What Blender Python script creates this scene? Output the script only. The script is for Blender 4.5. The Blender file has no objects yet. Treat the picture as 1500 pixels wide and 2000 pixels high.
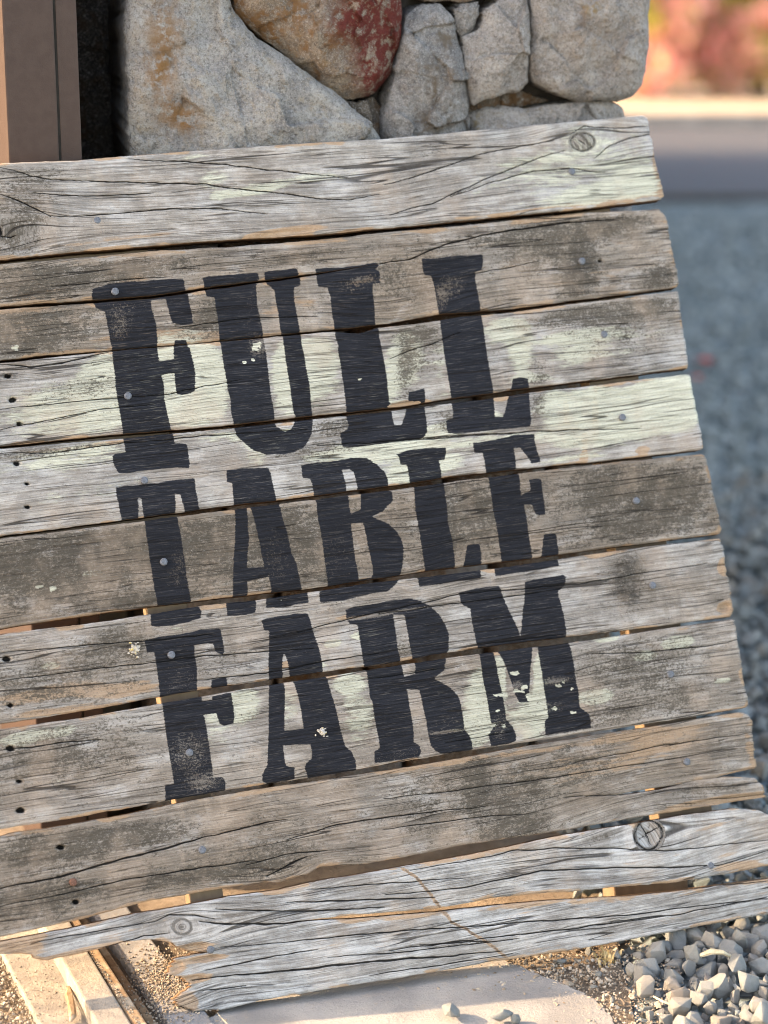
import bpy, bmesh, math, random
import numpy as np
from mathutils import Vector, Matrix, noise as mnoise
random.seed(7); rng = np.random.default_rng(7)
C = bpy.context.scene.collection
S = bpy.context.scene
# ------------------------------------------------------------------ camera, sky, sun, exposure
F = 4000.0                                   # focal length in photo pixels (photo 1500 x 2000)
PITCH = math.radians(15.2); CAMH = 1.470
cam = bpy.data.cameras.new("camera"); camo = bpy.data.objects.new("camera", cam); C.objects.link(camo)
camo.location = (0, 0, CAMH); camo.rotation_euler = (math.radians(90) - PITCH, 0, 0)
cam.sensor_fit = 'VERTICAL'; cam.sensor_height = 36; cam.lens = F / 2000 * 36
cam.clip_start = .05; cam.clip_end = 2000
cam.dof.use_dof = True; cam.dof.focus_distance = 3.03; cam.dof.aperture_fstop = 2.0
S.camera = camo
SUN_EL, SUN_AZ = 27.0, 1.5                   # sun stands to the left (-X), turned AZ degrees behind the sign
sv = Vector((-math.cos(math.radians(SUN_EL)) * math.cos(math.radians(SUN_AZ)),
             math.cos(math.radians(SUN_EL)) * math.sin(math.radians(SUN_AZ)), math.sin(math.radians(SUN_EL))))
W = bpy.data.worlds.new("World"); S.world = W; W.use_nodes = True
nt = W.node_tree; bg = nt.nodes['Background']; sk = nt.nodes.new('ShaderNodeTexSky')
sk.sky_type = 'NISHITA'; sk.sun_disc = False; sk.sun_elevation = math.radians(SUN_EL)
sk.sun_rotation = math.atan2(sv.x, sv.y)
sk.air_density = 1.0; sk.dust_density = 2.0
nt.links.new(sk.outputs[0], bg.inputs[0]); bg.inputs[1].default_value = .15
sun = bpy.data.lights.new("sun", 'SUN'); suno = bpy.data.objects.new("sun", sun); C.objects.link(suno)
sun.energy = 2.3; sun.angle = math.radians(.5); sun.color = (1, .83, .64)
suno.rotation_euler = sv.to_track_quat('Z', 'Y').to_euler()
vs = S.view_settings; vs.view_transform = 'Standard'; vs.look = 'None'; vs.gamma = 1; vs.use_curve_mapping = False
vs.exposure = 2.5
S.cycles.pixel_filter_type = 'BLACKMAN_HARRIS'; S.cycles.filter_width = 1.05
try:
    vs.use_white_balance = True; vs.white_balance_temperature = 8500; vs.white_balance_tint = 16
except Exception: pass

# ------------------------------------------------------------------ tracing: photo pixel -> the sign's plane / the ground
def w3(v):
    x, y, z = v[..., 0], v[..., 1], v[..., 2]; s, c = math.sin(PITCH), math.cos(PITCH)
    return np.stack([x, y * s - z * c, y * c + z * s], -1)
def rays(px, py):
    px = np.asarray(px, float); py = np.asarray(py, float)
    return w3(np.stack([px - 750, 1000 - py, np.full(px.shape, -F)], -1))
E1 = np.array([13630, 1760, -F]); E1 /= np.linalg.norm(E1); E2 = np.array([-6487, 41000, -F]); E2 /= np.linalg.norm(E2)
NN = np.cross(E1, E2); NN /= np.linalg.norm(NN); E2 = np.cross(NN, E1)
E1, E2, NN = w3(E1), w3(E2), w3(NN)
CP = np.array([0, 0, CAMH]); O = CP + w3(np.array([0, 0, -3.1]))
def on_plane(px, py, P0, N):
    d = rays(px, py); t = ((P0 - CP) @ N) / (d @ N); return CP + d * t[..., None]
def on_sign(px, py, off=0): return on_plane(px, py, O + NN * off, NN)
def on_ground(px, py, z=0): return on_plane(px, py, np.array([0, 0, z]), np.array([0, 0, 1.]))
def G(px, py, z=0): return tuple(on_ground(np.array([px]), np.array([py]), z)[0])
def proj(P):
    v = np.asarray(P) - CP; s, c = math.sin(PITCH), math.cos(PITCH)
    y = v[..., 1] * s + v[..., 2] * c; z = -(v[..., 1] * c - v[..., 2] * s)
    return 750 + v[..., 0] / -z * F, 1000 - y / -z * F

# ------------------------------------------------------------------ small numpy noise
def _h(ix, iy, seed):
    n = (ix * 374761393 + iy * 668265263 + seed * 982451653) & 0xffffffff
    n = ((n ^ (n >> 13)) * 1274126177) & 0xffffffff
    return ((n ^ (n >> 16)) & 0xffff) / 65535.0
def vnoise(x, y, seed=0):
    x = np.asarray(x, float); y = np.asarray(y, float) + 0 * x; x = x + 0 * y
    ix = np.floor(x).astype(np.int64); iy = np.floor(y).astype(np.int64); fx = x - ix; fy = y - iy
    fx = fx * fx * (3 - 2 * fx); fy = fy * fy * (3 - 2 * fy)
    a = _h(ix, iy, seed); b = _h(ix + 1, iy, seed); c = _h(ix, iy + 1, seed); d = _h(ix + 1, iy + 1, seed)
    return (a * (1 - fx) + b * fx) * (1 - fy) + (c * (1 - fx) + d * fx) * fy - .5
def fnoise(x, y, seed=0, o=4):
    r = 0; a = 1
    for k in range(o): r = r + a * vnoise(x * 2 ** k, y * 2 ** k, seed + k * 17); a *= .5
    return r
def sstep(a, b, x): t = np.clip((x - a) / (b - a), 0, 1); return t * t * (3 - 2 * t)

def poly_sdf(px, py, poly):
    """signed distance (inside positive) of points to polygon"""
    P = np.asarray(poly, float); n = len(P); d = np.full(px.shape, 1e9); ins = np.zeros(px.shape, bool)
    for i in range(n):
        ax, ay = P[i]; bx, by = P[(i + 1) % n]; ex, ey = bx - ax, by - ay
        t = np.clip(((px - ax) * ex + (py - ay) * ey) / (ex * ex + ey * ey + 1e-9), 0, 1)
        d = np.minimum(d, (px - ax - ex * t) ** 2 + (py - ay - ey * t) ** 2)
        cond = (ay > py) != (by > py)
        xi = ax + (py - ay) * ex / (ey if abs(ey) > 1e-9 else 1e-9)
        ins ^= cond & (px < xi)
    return np.where(ins, 1, -1) * np.sqrt(d)
def line_dist(px, py, L):
    d = np.full(px.shape, 1e9)
    for (ax, ay), (bx, by) in zip(L[:-1], L[1:]):
        ex, ey = bx - ax, by - ay
        t = np.clip(((px - ax) * ex + (py - ay) * ey) / (ex * ex + ey * ey + 1e-9), 0, 1)
        d = np.minimum(d, (px - ax - ex * t) ** 2 + (py - ay - ey * t) ** 2)
    return np.sqrt(d)

# ------------------------------------------------------------------ object helpers
def mesh(name, verts, faces, smooth=False, attrs=None):
    me = bpy.data.meshes.new(name); me.from_pydata([tuple(v) for v in verts], [], [tuple(f) for f in faces])
    if smooth: me.polygons.foreach_set('use_smooth', np.ones(len(me.polygons), bool))
    if attrs:
        for k, a in attrs.items():
            at = me.attributes.new(k, 'FLOAT', 'POINT'); at.data.foreach_set('value', np.asarray(a, np.float32))
    me.update(); return me
def link(name, me, mat=None, parent=None, **props):
    o = bpy.data.objects.new(name, me); C.objects.link(o)
    if mat and me and not me.materials: me.materials.append(mat)
    if parent is not None: o.parent = parent; o.matrix_parent_inverse = Matrix.Translation(-parent.location)
    for k, v in props.items(): o[k] = v
    return o
def empty(name, loc, **props):
    o = bpy.data.objects.new(name, None); C.objects.link(o); o.location = loc; o.empty_display_size = .1
    for k, v in props.items(): o[k] = v
    return o
def bm_mesh(name, bm, smooth=False):
    me = bpy.data.meshes.new(name); bm.normal_update(); bm.to_mesh(me); bm.free()
    if smooth: me.polygons.foreach_set('use_smooth', np.ones(len(me.polygons), bool))
    return me
def prism(pts_top, depth_vec, bevel=.0, sub=0):
    """closed prism from an ordered outline and an extrusion vector, as a bmesh"""
    bm = bmesh.new(); a = [bm.verts.new(p) for p in pts_top]
    b = [bm.verts.new(Vector(p) + Vector(depth_vec)) for p in pts_top]; n = len(a)
    bm.faces.new(a); bm.faces.new(list(reversed(b)))
    for i in range(n): bm.faces.new((a[i], b[i], b[(i + 1) % n], a[(i + 1) % n]))
    bmesh.ops.recalc_face_normals(bm, faces=bm.faces)
    if bevel: bmesh.ops.bevel(bm, geom=list(bm.edges), offset=bevel, segments=2, affect='EDGES', profile=.6)
    return bm

# ------------------------------------------------------------------ node helper
class NM:
    def __init__(s, name, rough=.85, spec=.25):
        s.m = bpy.data.materials.new(name); s.m.use_nodes = True; s.t = s.m.node_tree; s.b = s.t.nodes['Principled BSDF']
        s.b.inputs['Roughness'].default_value = rough; s.b.inputs['Specular IOR Level'].default_value = spec
        s.oc = None
    def n(s, ty, **kw):
        x = s.t.nodes.new(ty)
        for k, v in kw.items(): setattr(x, k, v)
        return x
    def put(s, inp, v):
        if hasattr(v, 'links') or isinstance(v, bpy.types.NodeSocket): s.t.links.new(v, inp)
        elif isinstance(v, (tuple, list)) and len(v) == 3 and inp.type == 'RGBA': inp.default_value = (*v, 1)
        else: inp.default_value = v
    def math(s, op, a, b=0., c=None, clamp=False):
        x = s.n('ShaderNodeMath', operation=op, use_clamp=clamp); s.put(x.inputs[0], a); s.put(x.inputs[1], b)
        if c is not None: s.put(x.inputs[2], c)
        return x.outputs[0]
    def mix(s, f, a, b, mode='MIX'):
        x = s.n('ShaderNodeMix', data_type='RGBA', blend_type=mode); s.put(x.inputs[0], f); s.put(x.inputs[6], a); s.put(x.inputs[7], b); return x.outputs[2]
    def attr(s, name): return s.n('ShaderNodeAttribute', attribute_name=name).outputs['Fac']
    def obj(s):
        if s.oc is None: s.oc = s.n('ShaderNodeTexCoord').outputs['Object']
        return s.oc
    def pos(s): return s.n('ShaderNodeNewGeometry').outputs['Position']
    def comb(s, x, y, z):
        c = s.n('ShaderNodeCombineXYZ'); s.put(c.inputs[0], x); s.put(c.inputs[1], y); s.put(c.inputs[2], z); return c.outputs[0]
    def scale(s, v, sc):
        x = s.n('ShaderNodeMapping'); s.put(x.inputs[0], v); x.inputs[3].default_value = sc; return x.outputs[0]
    def noise(s, v, sc, detail=4, rough=.55, col=False, dist=0):
        x = s.n('ShaderNodeTexNoise'); s.put(x.inputs['Vector'], v); x.inputs['Scale'].default_value = sc
        x.inputs['Detail'].default_value = detail; x.inputs['Roughness'].default_value = rough; x.inputs['Distortion'].default_value = dist
        return x.outputs['Color' if col else 'Fac']
    def vor(s, v, sc, feat='F1', out='Distance', rnd=1):
        x = s.n('ShaderNodeTexVoronoi', feature=feat); s.put(x.inputs['Vector'], v); x.inputs['Scale'].default_value = sc; x.inputs['Randomness'].default_value = rnd
        return x.outputs[out]
    def ramp(s, f, lo, hi): 
        x = s.n('ShaderNodeMapRange'); s.put(x.inputs[0], f); x.inputs[1].default_value = lo; x.inputs[2].default_value = hi; return x.outputs[0]
    def sramp(s, f, lo, hi):
        x = s.n('ShaderNodeMapRange', interpolation_type='SMOOTHSTEP'); s.put(x.inputs[0], f); x.inputs[1].default_value = lo; x.inputs[2].default_value = hi; return x.outputs[0]
    def bump(s, h, dist, strength=1.0, prev=None):
        x = s.n('ShaderNodeBump'); s.put(x.inputs['Height'], h); x.inputs['Distance'].default_value = dist; x.inputs['Strength'].default_value = strength
        if prev is not None: s.t.links.new(prev, x.inputs['Normal'])
        return x.outputs[0]
    def col(s, c): s.put(s.b.inputs['Base Color'], c); return s
    def nrm(s, n): s.t.links.new(n, s.b.inputs['Normal']); return s
    def rough(s, r): s.put(s.b.inputs['Roughness'], r); return s

def simple(name, c1, c2, sc=20, bump=.002, rough=.85, c3=None, sc3=4, spec=.25, metal=0):
    k = NM(name, rough, spec); p = k.obj(); f = k.sramp(k.noise(p, sc, 6, .65), .35, .65); c = k.mix(f, c1, c2)
    if c3: c = k.mix(k.sramp(k.noise(p, sc3, 5, .6), .52, .66), c, c3)
    k.col(c); k.b.inputs['Metallic'].default_value = metal
    if bump: k.nrm(k.bump(k.noise(p, sc * 1.7, 6, .7), bump))
    return k.m

# ------------------------------------------------------------------ weathered, painted wood
def wood_material():
    k = NM("weathered_painted_wood", .88, .2)
    g, al, seed = k.attr('gr'), k.attr('al'), k.attr('seed')
    def st(fa, fg, off): return k.comb(k.math('MULTIPLY', al, fa), k.math('MULTIPLY', g, fg), k.math('ADD', seed, off))
    fine = k.noise(st(14, 520, 1), 1, 4, .65); mid = k.noise(st(5, 150, 2), 1, 6, .62); broad = k.noise(st(4, 22, 3), 1, 5, .6)
    blot = k.noise(st(70, 170, 4), 1, 8, .72); blot2 = k.noise(st(20, 70, 5), 1, 7, .68)
    isob = k.noise(st(260, 330, 15), 1, 5, .7)
    cool, tone = k.attr('cool'), k.attr('tone')
    pix = k.noise(st(620, 760, 16), 1, 3, .7); hair = k.noise(st(22, 1000, 17), 1, 3, .7); late = k.noise(st(7, 330, 18), 1, 5, .6)
    ff = k.math('ADD', k.math('MULTIPLY', k.sramp(fine, .32, .68), .6), k.math('MULTIPLY', k.sramp(hair, .35, .65), .4))
    silver = k.mix(ff, (.27, .272, .268), (.60, .60, .58)); brown = k.mix(ff, (.20, .155, .118), (.50, .405, .315))
    base = k.mix(cool, brown, silver)
    base = k.mix(k.sramp(late, .34, .50), k.mix(.6, base, (.10, .088, .075)), base)      # dark latewood streaks
    base = k.mix(k.sramp(mid, .29, .40), k.mix(.65, base, (.12, .10, .085)), base)
    base = k.mix(k.math('MULTIPLY', k.sramp(pix, .56, .72), .45), base, (.11, .095, .08))
    base = k.mix(k.math('MULTIPLY', k.sramp(broad, .52, .72), .5), base, (.50, .47, .42))
    base = k.mix(k.math('MULTIPLY', k.sramp(broad, .48, .30), .4), base, (.17, .14, .115))
    def cover(n, cov, sharp=9, span=.42, top=.72):
        return k.math('MULTIPLY', k.math('SUBTRACT', n, k.math('SUBTRACT', top, k.math('MULTIPLY', cov, span))), sharp, clamp=True)
    big = k.noise(st(16, 34, 38), 1, 6, .7); base = k.mix(k.math('MULTIPLY', k.sramp(big, .56, .40), .42), base, (.13, .11, .09)); base = k.mix(k.math('MULTIPLY', k.sramp(big, .52, .66), .42), base, k.mix(ff, (.48, .475, .46), (.70, .69, .66)))
    sawm = k.math('MULTIPLY', k.math('SUBTRACT', 1.05, cool), k.sramp(k.noise(st(6, 3, 41), 1, 2), .44, .60)); saw = k.noise(st(62, 7, 39), 1, 3, .6); base = k.mix(k.math('MULTIPLY', k.math('MULTIPLY', k.sramp(saw, .56, .66), .30), sawm), base, (.54, .43, .33)); base = k.mix(k.math('MULTIPLY', k.math('MULTIPLY', k.sramp(saw, .44, .36), .28), sawm), base, (.15, .125, .10))
    # bare tan streaks
    tn = k.math('ADD', k.math('MULTIPLY', mid, .5), k.math('MULTIPLY', blot2, .5))
    base = k.mix(k.math('MULTIPLY', cover(tn, k.attr('tan'), 12), .85), base, k.mix(blot, (.27, .155, .085), (.60, .42, .27)))
    # old cream-green paint left in flakes
    pn = k.math('ADD', k.math('ADD', k.math('MULTIPLY', blot2, .40), k.math('MULTIPLY', blot, .25)), k.math('MULTIPLY', k.noise(st(26, 340, 6), 1, 6, .72), .35))
    pm = k.math('MULTIPLY', cover(pn, k.attr('pale'), 13, .38, .70), k.math('SUBTRACT', 1., k.math('MULTIPLY', k.sramp(hair, .52, .36), .45)))
    base = k.mix(k.math('MULTIPLY', pm, .90), base, k.mix(ff, (.50, .51, .39), (.74, .745, .60)))
    # mildew, dirt
    mz = k.noise(st(240, 330, 31), 1, 5, .8); mz2 = k.noise(st(38, 110, 32), 1, 5, .72)
    dn = k.math('ADD', k.math('MULTIPLY', mz, .62), k.math('MULTIPLY', mz2, .38))
    base = k.mix(k.math('MULTIPLY', k.attr('dark'), .5), base, (.16, .135, .105)); dm = cover(dn, k.attr('dark'), 20, .25, .635)
    base = k.mix(k.math('MULTIPLY', dm, .86), base, k.mix(isob, (.045, .039, .030), (.12, .103, .08)))
    stain = k.attr('stain'); base = k.mix(k.math('MULTIPLY', stain, k.sramp(blot, .35, .6)), base, (.05, .045, .04))
    specks = k.sramp(k.vor(st(420, 420, 8), 1), .18, .10)
    base = k.mix(k.math('MULTIPLY', specks, k.sramp(k.noise(st(30, 30, 9), 1, 2), .5, .62)), base, (.07, .058, .045))
    # fine grain over everything that lies on the bare wood
    lines = k.noise(st(9, 620, 33), 1, 3, .6); base = k.mix(k.math('MULTIPLY', k.sramp(lines, .44, .34), .55), base, k.mix(.7, base, (.05, .043, .036)))
    base = k.mix(k.math('MULTIPLY', k.sramp(k.noise(st(340, 520, 34), 1, 4, .8), .54, .66), .35), base, (.075, .065, .055))
    base = k.mix(k.math('MULTIPLY', k.sramp(k.noise(st(300, 560, 35), 1, 4, .8), .56, .70), .35), base, (.72, .69, .62))
    base = k.mix(k.math('MULTIPLY', k.sramp(k.noise(st(13, 9, 36), 1, 4, .6), .5, .7), .35), base, k.mix(ff, (.36, .27, .20), (.56, .44, .34)))
    # lettering
    edge = k.math('ADD', k.attr('ink'), k.math('ADD', k.math('MULTIPLY', k.math('SUBTRACT', k.noise(st(45, 420, 10), 1, 4, .7), .5), 7.0), k.math('MULTIPLY', k.math('SUBTRACT', isob, .5), 2.0)))
    ink = k.sramp(edge, -.9, .9)
    worn = cover(k.math('ADD', k.math('MULTIPLY', isob, .4), k.math('ADD', k.math('MULTIPLY', blot, .2), k.math('MULTIPLY', pix, .4))), k.attr('wear'), 16, .20, .69)
    inkc = k.mix(ff, (.005, .006, .0085), (.020, .023, .031)); inkc = k.mix(k.math('MULTIPLY', k.sramp(pix, .58, .72), .3), inkc, (.085, .085, .09))
    inkc = k.mix(k.math('MULTIPLY', worn, .75), inkc, k.mix(.45, base, (.12, .10, .08)))
    inkc = k.mix(k.math('MULTIPLY', k.sramp(k.noise(st(30, 700, 37), 1, 4, .7), .56, .66), .42), inkc, k.mix(.6, base, (.09, .085, .08))); c = k.mix(ink, base, inkc)
    # cracks along the grain: procedural and traced
    def crk(fa, fg, off, wd):
        n = k.noise(st(fa, fg, off), 1, 1.5, .4); d = k.math('ABSOLUTE', k.math('SUBTRACT', n, .5))
        return k.sramp(d, wd, wd * .3)
    c1 = k.math('MULTIPLY', crk(2.2, 62, 21, .012), k.sramp(k.noise(st(5, 40, 22), 1, 2), .46, .56))
    c2 = k.math('MULTIPLY', crk(3.5, 150, 23, .016), k.sramp(k.noise(st(7, 60, 24), 1, 2), .50, .60))
    tr = k.math('MAXIMUM', k.sramp(k.attr('crack'), .9, -.5), k.sramp(k.math('SUBTRACT', k.math('ABSOLUTE', k.attr('cs')), k.attr('cw')), .7, -.2))
    cr = k.math('MAXIMUM', tr, k.math('MAXIMUM', k.math('MULTIPLY', c1, .85), k.math('MULTIPLY', c2, .6)))
    c = k.mix(k.math('MULTIPLY', cr, .93), c, (.012, .010, .009))
    # cut sides and broken ends
    sd = k.attr('side'); c = k.mix(sd, c, k.mix(mid, (.09, .055, .03), (.34, .20, .11)))
    c = k.mix(1.0, c, k.comb(tone, tone, tone), 'MULTIPLY')
    k.col(c)
    k.rough(k.math('SUBTRACT', .92, k.math('MULTIPLY', ink, .12)))
    h = k.math('ADD', k.math('ADD', k.math('MULTIPLY', fine, .6), k.math('MULTIPLY', late, .7)), k.math('ADD', k.math('MULTIPLY', mid, .6), k.math('MULTIPLY', isob, .25)))
    h = k.math('ADD', h, k.math('MULTIPLY', pm, .25)); h = k.math('SUBTRACT', h, k.math('MULTIPLY', cr, 1.6))
    h = k.math('SUBTRACT', h, k.math('MULTIPLY', k.sramp(mid, .45, .3), .6))
    k.nrm(k.bump(h, .0022, 1.0)); return k.m
WOOD = wood_material()

# ------------------------------------------------------------------ lettering traced per crop: (origin, scale, points)
def sc(o, s, pts): return [(o[0] + x / s, o[1] + y / s) for x, y in pts]
INK = []; HOLES = []
a = (170, 520); s_ = 4.761
INK += [sc(a, s_, [(50,210),(160,180),(190,160),(500,140),(780,122),(890,120),(905,150),(918,250),(920,275),(500,335),(60,340),(45,280)]),
 sc(a, s_, [(55,300),(590,270),(600,400),(620,460),(645,560),(655,690),(650,770),(667,885),(760,875),(808,865),(800,780),(815,690),(920,690),(935,740),(960,790),(990,920),(1005,1010),(1000,1165),(960,1185),(870,1200),(830,1190),(815,1080),(810,1000),(740,1005),(690,1015),(700,1060),(715,1130),(715,1240),(745,1380),(770,1490),(790,1540),(805,1590),(810,1645),(860,1645),(930,1660),(945,1780),(955,1830),(945,1878),(830,1875),(720,1885),(600,1895),(560,1895),(380,1925),(290,1925),(245,1840),(235,1765),(260,1745),(355,1725),(355,1700),(335,1600),(330,1530),(315,1440),(290,1300),(262,1120),(258,1020),(240,900),(230,790),(225,745),(215,700),(185,520),(165,420),(130,410),(80,385),(60,350)]),
 sc(a, s_, [(725,270),(940,250),(948,330),(975,450),(985,535),(900,548),(840,540),(790,525),(770,460),(745,370)])]
a = (380, 500); s_ = 5
INK += [sc(a, s_, [(75,215),(130,200),(280,190),(470,175),(615,168),(628,215),(628,260),(605,262),(602,330),(610,460),(630,560),(655,680),(668,790),(680,870),(695,960),(715,1120),(725,1230),(745,1380),(765,1480),(775,1560),(780,1620),(800,1670),(880,1715),(940,1690),(970,1640),(985,1580),(965,1540),(940,1400),(930,1290),(905,1150),(885,1020),(870,900),(858,790),(835,720),(820,570),(795,460),(780,345),(740,300),(705,280),(690,250),(682,155),(780,140),(990,122),(1005,140),(1020,200),(1035,230),(1030,285),(975,310),(968,350),(975,440),(1000,590),(1020,690),(1035,790),(1045,880),(1070,990),(1085,1100),(1115,1240),(1130,1400),(1140,1510),(1155,1600),(1145,1730),(1110,1810),(1070,1870),(960,1920),(870,1940),(680,1935),(560,1890),(490,1830),(415,1760),(385,1680),(370,1600),(350,1520),(345,1400),(315,1300),(310,1220),(285,1090),(265,960),(250,850),(240,770),(230,640),(205,500),(195,405),(120,400),(105,350)])]
INK += [sc((600, 500), 5, [(80,125),(170,118),(330,112),(500,92),(640,68),(690,72),(700,95),(665,130),(700,155),(710,180),(705,265),(640,270),(635,330),(655,470),(658,620),(670,680),(695,720),(700,800),(720,890),(745,1020),(765,1140),(780,1290),(795,1410),(820,1490),(835,1600),(850,1650),(920,1655),(945,1580),(975,1470),(985,1335),(1060,1320),(1140,1295),(1150,1400),(1150,1520),(1170,1640),(1170,1720),(1130,1780),(1000,1800),(850,1815),(600,1855),(430,1870),(340,1865),(322,1740),(390,1690),(400,1650),(385,1590),(375,1480),(355,1300),(335,1180),(315,1030),(295,910),(300,880),(270,790),(262,670),(240,560),(228,395),(205,350),(200,310),(105,300),(90,230)]),
 sc((810, 480), 5, [(68,125),(220,125),(400,100),(660,85),(668,150),(650,240),(590,260),(590,340),(610,440),(635,570),(645,680),(665,800),(680,930),(705,1090),(725,1200),(750,1350),(765,1450),(775,1560),(780,1670),(860,1668),(885,1610),(915,1470),(940,1370),(950,1300),(1030,1288),(1095,1298),(1110,1380),(1120,1500),(1135,1700),(1125,1765),(900,1790),(640,1815),(380,1840),(318,1830),(305,1710),(370,1690),(375,1620),(355,1520),(345,1440),(320,1300),(300,1180),(285,1090),(265,930),(245,800),(240,690),(225,620),(205,480),(180,360),(155,295),(90,285),(75,220)])]
a = (210, 920); s_ = 5.884
INK += [sc(a, s_, [(95,195),(200,170),(320,165),(560,140),(800,100),(990,82),(1005,120),(1010,210),(1030,300),(1055,435),(1062,470),(890,490),(885,455),(865,370),(835,270),(770,262),(785,400),(775,480),(805,540),(820,650),(850,780),(865,900),(885,1020),(905,1200),(940,1400),(960,1510),(975,1590),(580,1620),(560,1460),(530,1330),(510,1180),(490,1050),(465,880),(440,700),(425,580),(410,480),(395,370),(385,308),(345,308),(355,400),(352,560),(160,570),(135,430),(115,330),(100,290)]),
 sc(a, s_, [(495,1640),(490,1600),(800,1550),(1050,1550),(1075,1620),(1075,1690),(900,1740),(740,1775),(600,1790),(500,1785)])]
a = (430, 890); s_ = 6.06
INK += [sc(a, s_, [(75,175),(240,155),(420,145),(575,148),(600,220),(640,420),(665,520),(672,580),(170,630),(160,560),(145,400),(140,325),(80,315),(72,250)]),
 sc(a, s_, [(170,620),(310,600),(320,700),(330,880),(340,1000),(325,1150),(315,1330),(420,1325),(520,1320),(490,1180),(460,1010),(430,880),(400,740),(360,640),(358,590),(695,550),(730,720),(790,900),(840,1150),(900,1280),(935,1440),(968,1600),(605,1660),(595,1520),(570,1435),(430,1465),(315,1490),(325,1580),(325,1700),(145,1730),(150,1500),(155,1250),(175,1000),(178,800)]),
 sc(a, s_, [(70,1770),(65,1720),(413,1670),(425,1760),(415,1860),(280,1885),(85,1900)]),
 sc(a, s_, [(540,1660),(1028,1590),(1045,1700),(1040,1740),(900,1760),(760,1795),(545,1805)])]
a = (580, 880); s_ = 6.25
INK += [sc(a, s_, [(50,185),(140,155),(420,130),(580,110),(650,88),(850,95),(960,160),(1060,250),(1100,320),(1115,430),(1120,490),(1160,500),(1165,620),(1100,680),(1050,740),(920,805),(1000,850),(1110,890),(1200,970),(1270,1080),(1300,1200),(1290,1380),(1255,1520),(1235,1590),(1200,1640),(1100,1720),(960,1740),(820,1770),(560,1830),(400,1850),(285,1860),(268,1720),(372,1690),(375,1650),(355,1500),(330,1300),(310,1150),(285,980),(255,850),(235,640),(205,540),(180,400),(155,340),(65,335)])]
HOLES += [sc(a, s_, h) for h in ([(545,235),(640,225),(690,260),(720,370),(745,500),(600,530),(600,430),(575,330)], [(622,530),(775,515),(775,720),(655,775),(635,660)],
 [(655,890),(805,880),(830,980),(860,1150),(890,1280),(915,1420),(925,1510),(905,1550),(750,1575),(735,1450),(700,1260),(675,1050)])]
a = (770, 840); s_ = 4.545
INK += [sc(a, s_, [(5,210),(60,205),(110,180),(330,155),(455,155),(460,200),(445,265),(400,275),(410,340),(420,430),(440,480),(450,580),(465,680),(475,830),(510,970),(530,1100),(540,1240),(275,1265),(255,1140),(235,1000),(210,850),(185,700),(175,540),(175,500),(140,480),(120,350),(110,310),(55,305),(40,240)]),
 sc(a, s_, [(645,1020),(755,1010),(770,1100),(770,1220),(605,1230),(630,1120)]),
 sc(a, s_, [(208,1300),(760,1205),(770,1290),(765,1315),(560,1340),(400,1370),(220,1392)]),
 sc(a, s_, [(697,115),(900,85),(1060,45),(1245,35),(1245,100),(1270,190),(1300,285),(1220,298),(1190,250),(1150,200),(1115,155),(1060,160),(1075,260),(1080,350),(1105,400),(1115,480),(1120,580),(1195,550),(1205,520),(1195,440),(1260,430),(1305,440),(1310,530),(1330,650),(1340,750),(1290,760),(1250,740),(1215,660),(1150,665),(1170,780),(1190,920),(1215,1070),(1232,1180),(955,1200),(935,1050),(910,890),(880,750),(855,560),(835,440),(815,380),(800,280),(785,205),(710,205)]),
 sc(a, s_, [(1325,930),(1400,918),(1435,925),(1450,1040),(1462,1145),(1300,1160),(1310,1050)]),
 sc(a, s_, [(885,1200),(1435,1110),(1465,1200),(1300,1235),(1100,1265),(895,1298)])]
a = (270, 1200); s_ = 5.263
INK += [sc(a, s_, [(65,260),(270,225),(500,190),(650,155),(820,143),(850,165),(870,290),(885,380),(870,420),(790,380),(770,300),(600,305),(575,320),(580,420),(605,560),(605,650),(605,800),(650,850),(652,890),(760,880),(755,840),(950,800),(970,900),(985,1040),(980,1125),(880,1145),(830,1120),(800,1015),(670,1035),(690,1110),(715,1280),(740,1440),(760,1590),(765,1680),(850,1665),(880,1690),(895,1740),(890,1830),(280,1935),(270,1755),(365,1740),(350,1640),(320,1460),(290,1280),(265,1080),(245,920),(225,850),(205,650),(185,520),(165,390),(90,390),(75,320)]),
 sc(a, s_, [(755,670),(900,648),(915,700),(925,790),(760,815),(748,740)])]
a = (490, 1180); s_ = 5.555
INK += [sc(a, s_, [(115,180),(180,155),(340,125),(480,105),(610,100),(635,150),(670,280),(705,380),(740,480),(770,620),(785,740),(830,820),(860,930),(905,1080),(950,1270),(990,1440),(1020,1540),(1090,1600),(1135,1700),(1142,1840),(625,1900),(580,1780),(600,1720),(660,1670),(655,1600),(645,1525),(500,1525),(345,1535),(355,1620),(370,1740),(400,1765),(470,1770),(470,1900),(180,1950),(120,1920),(120,1850),(175,1740),(185,1500),(190,1300),(190,1100),(195,900),(195,820),(190,650),(195,450),(200,290),(145,285)])]
HOLES += [sc(a, s_, [(350,540),(370,540),(400,640),(425,790),(470,870),(510,1000),(540,1150),(570,1350),(360,1375),(362,1200),(370,950),(358,880),(343,810),(342,620)])]
a = (660, 1150); s_ = 5.357
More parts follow.
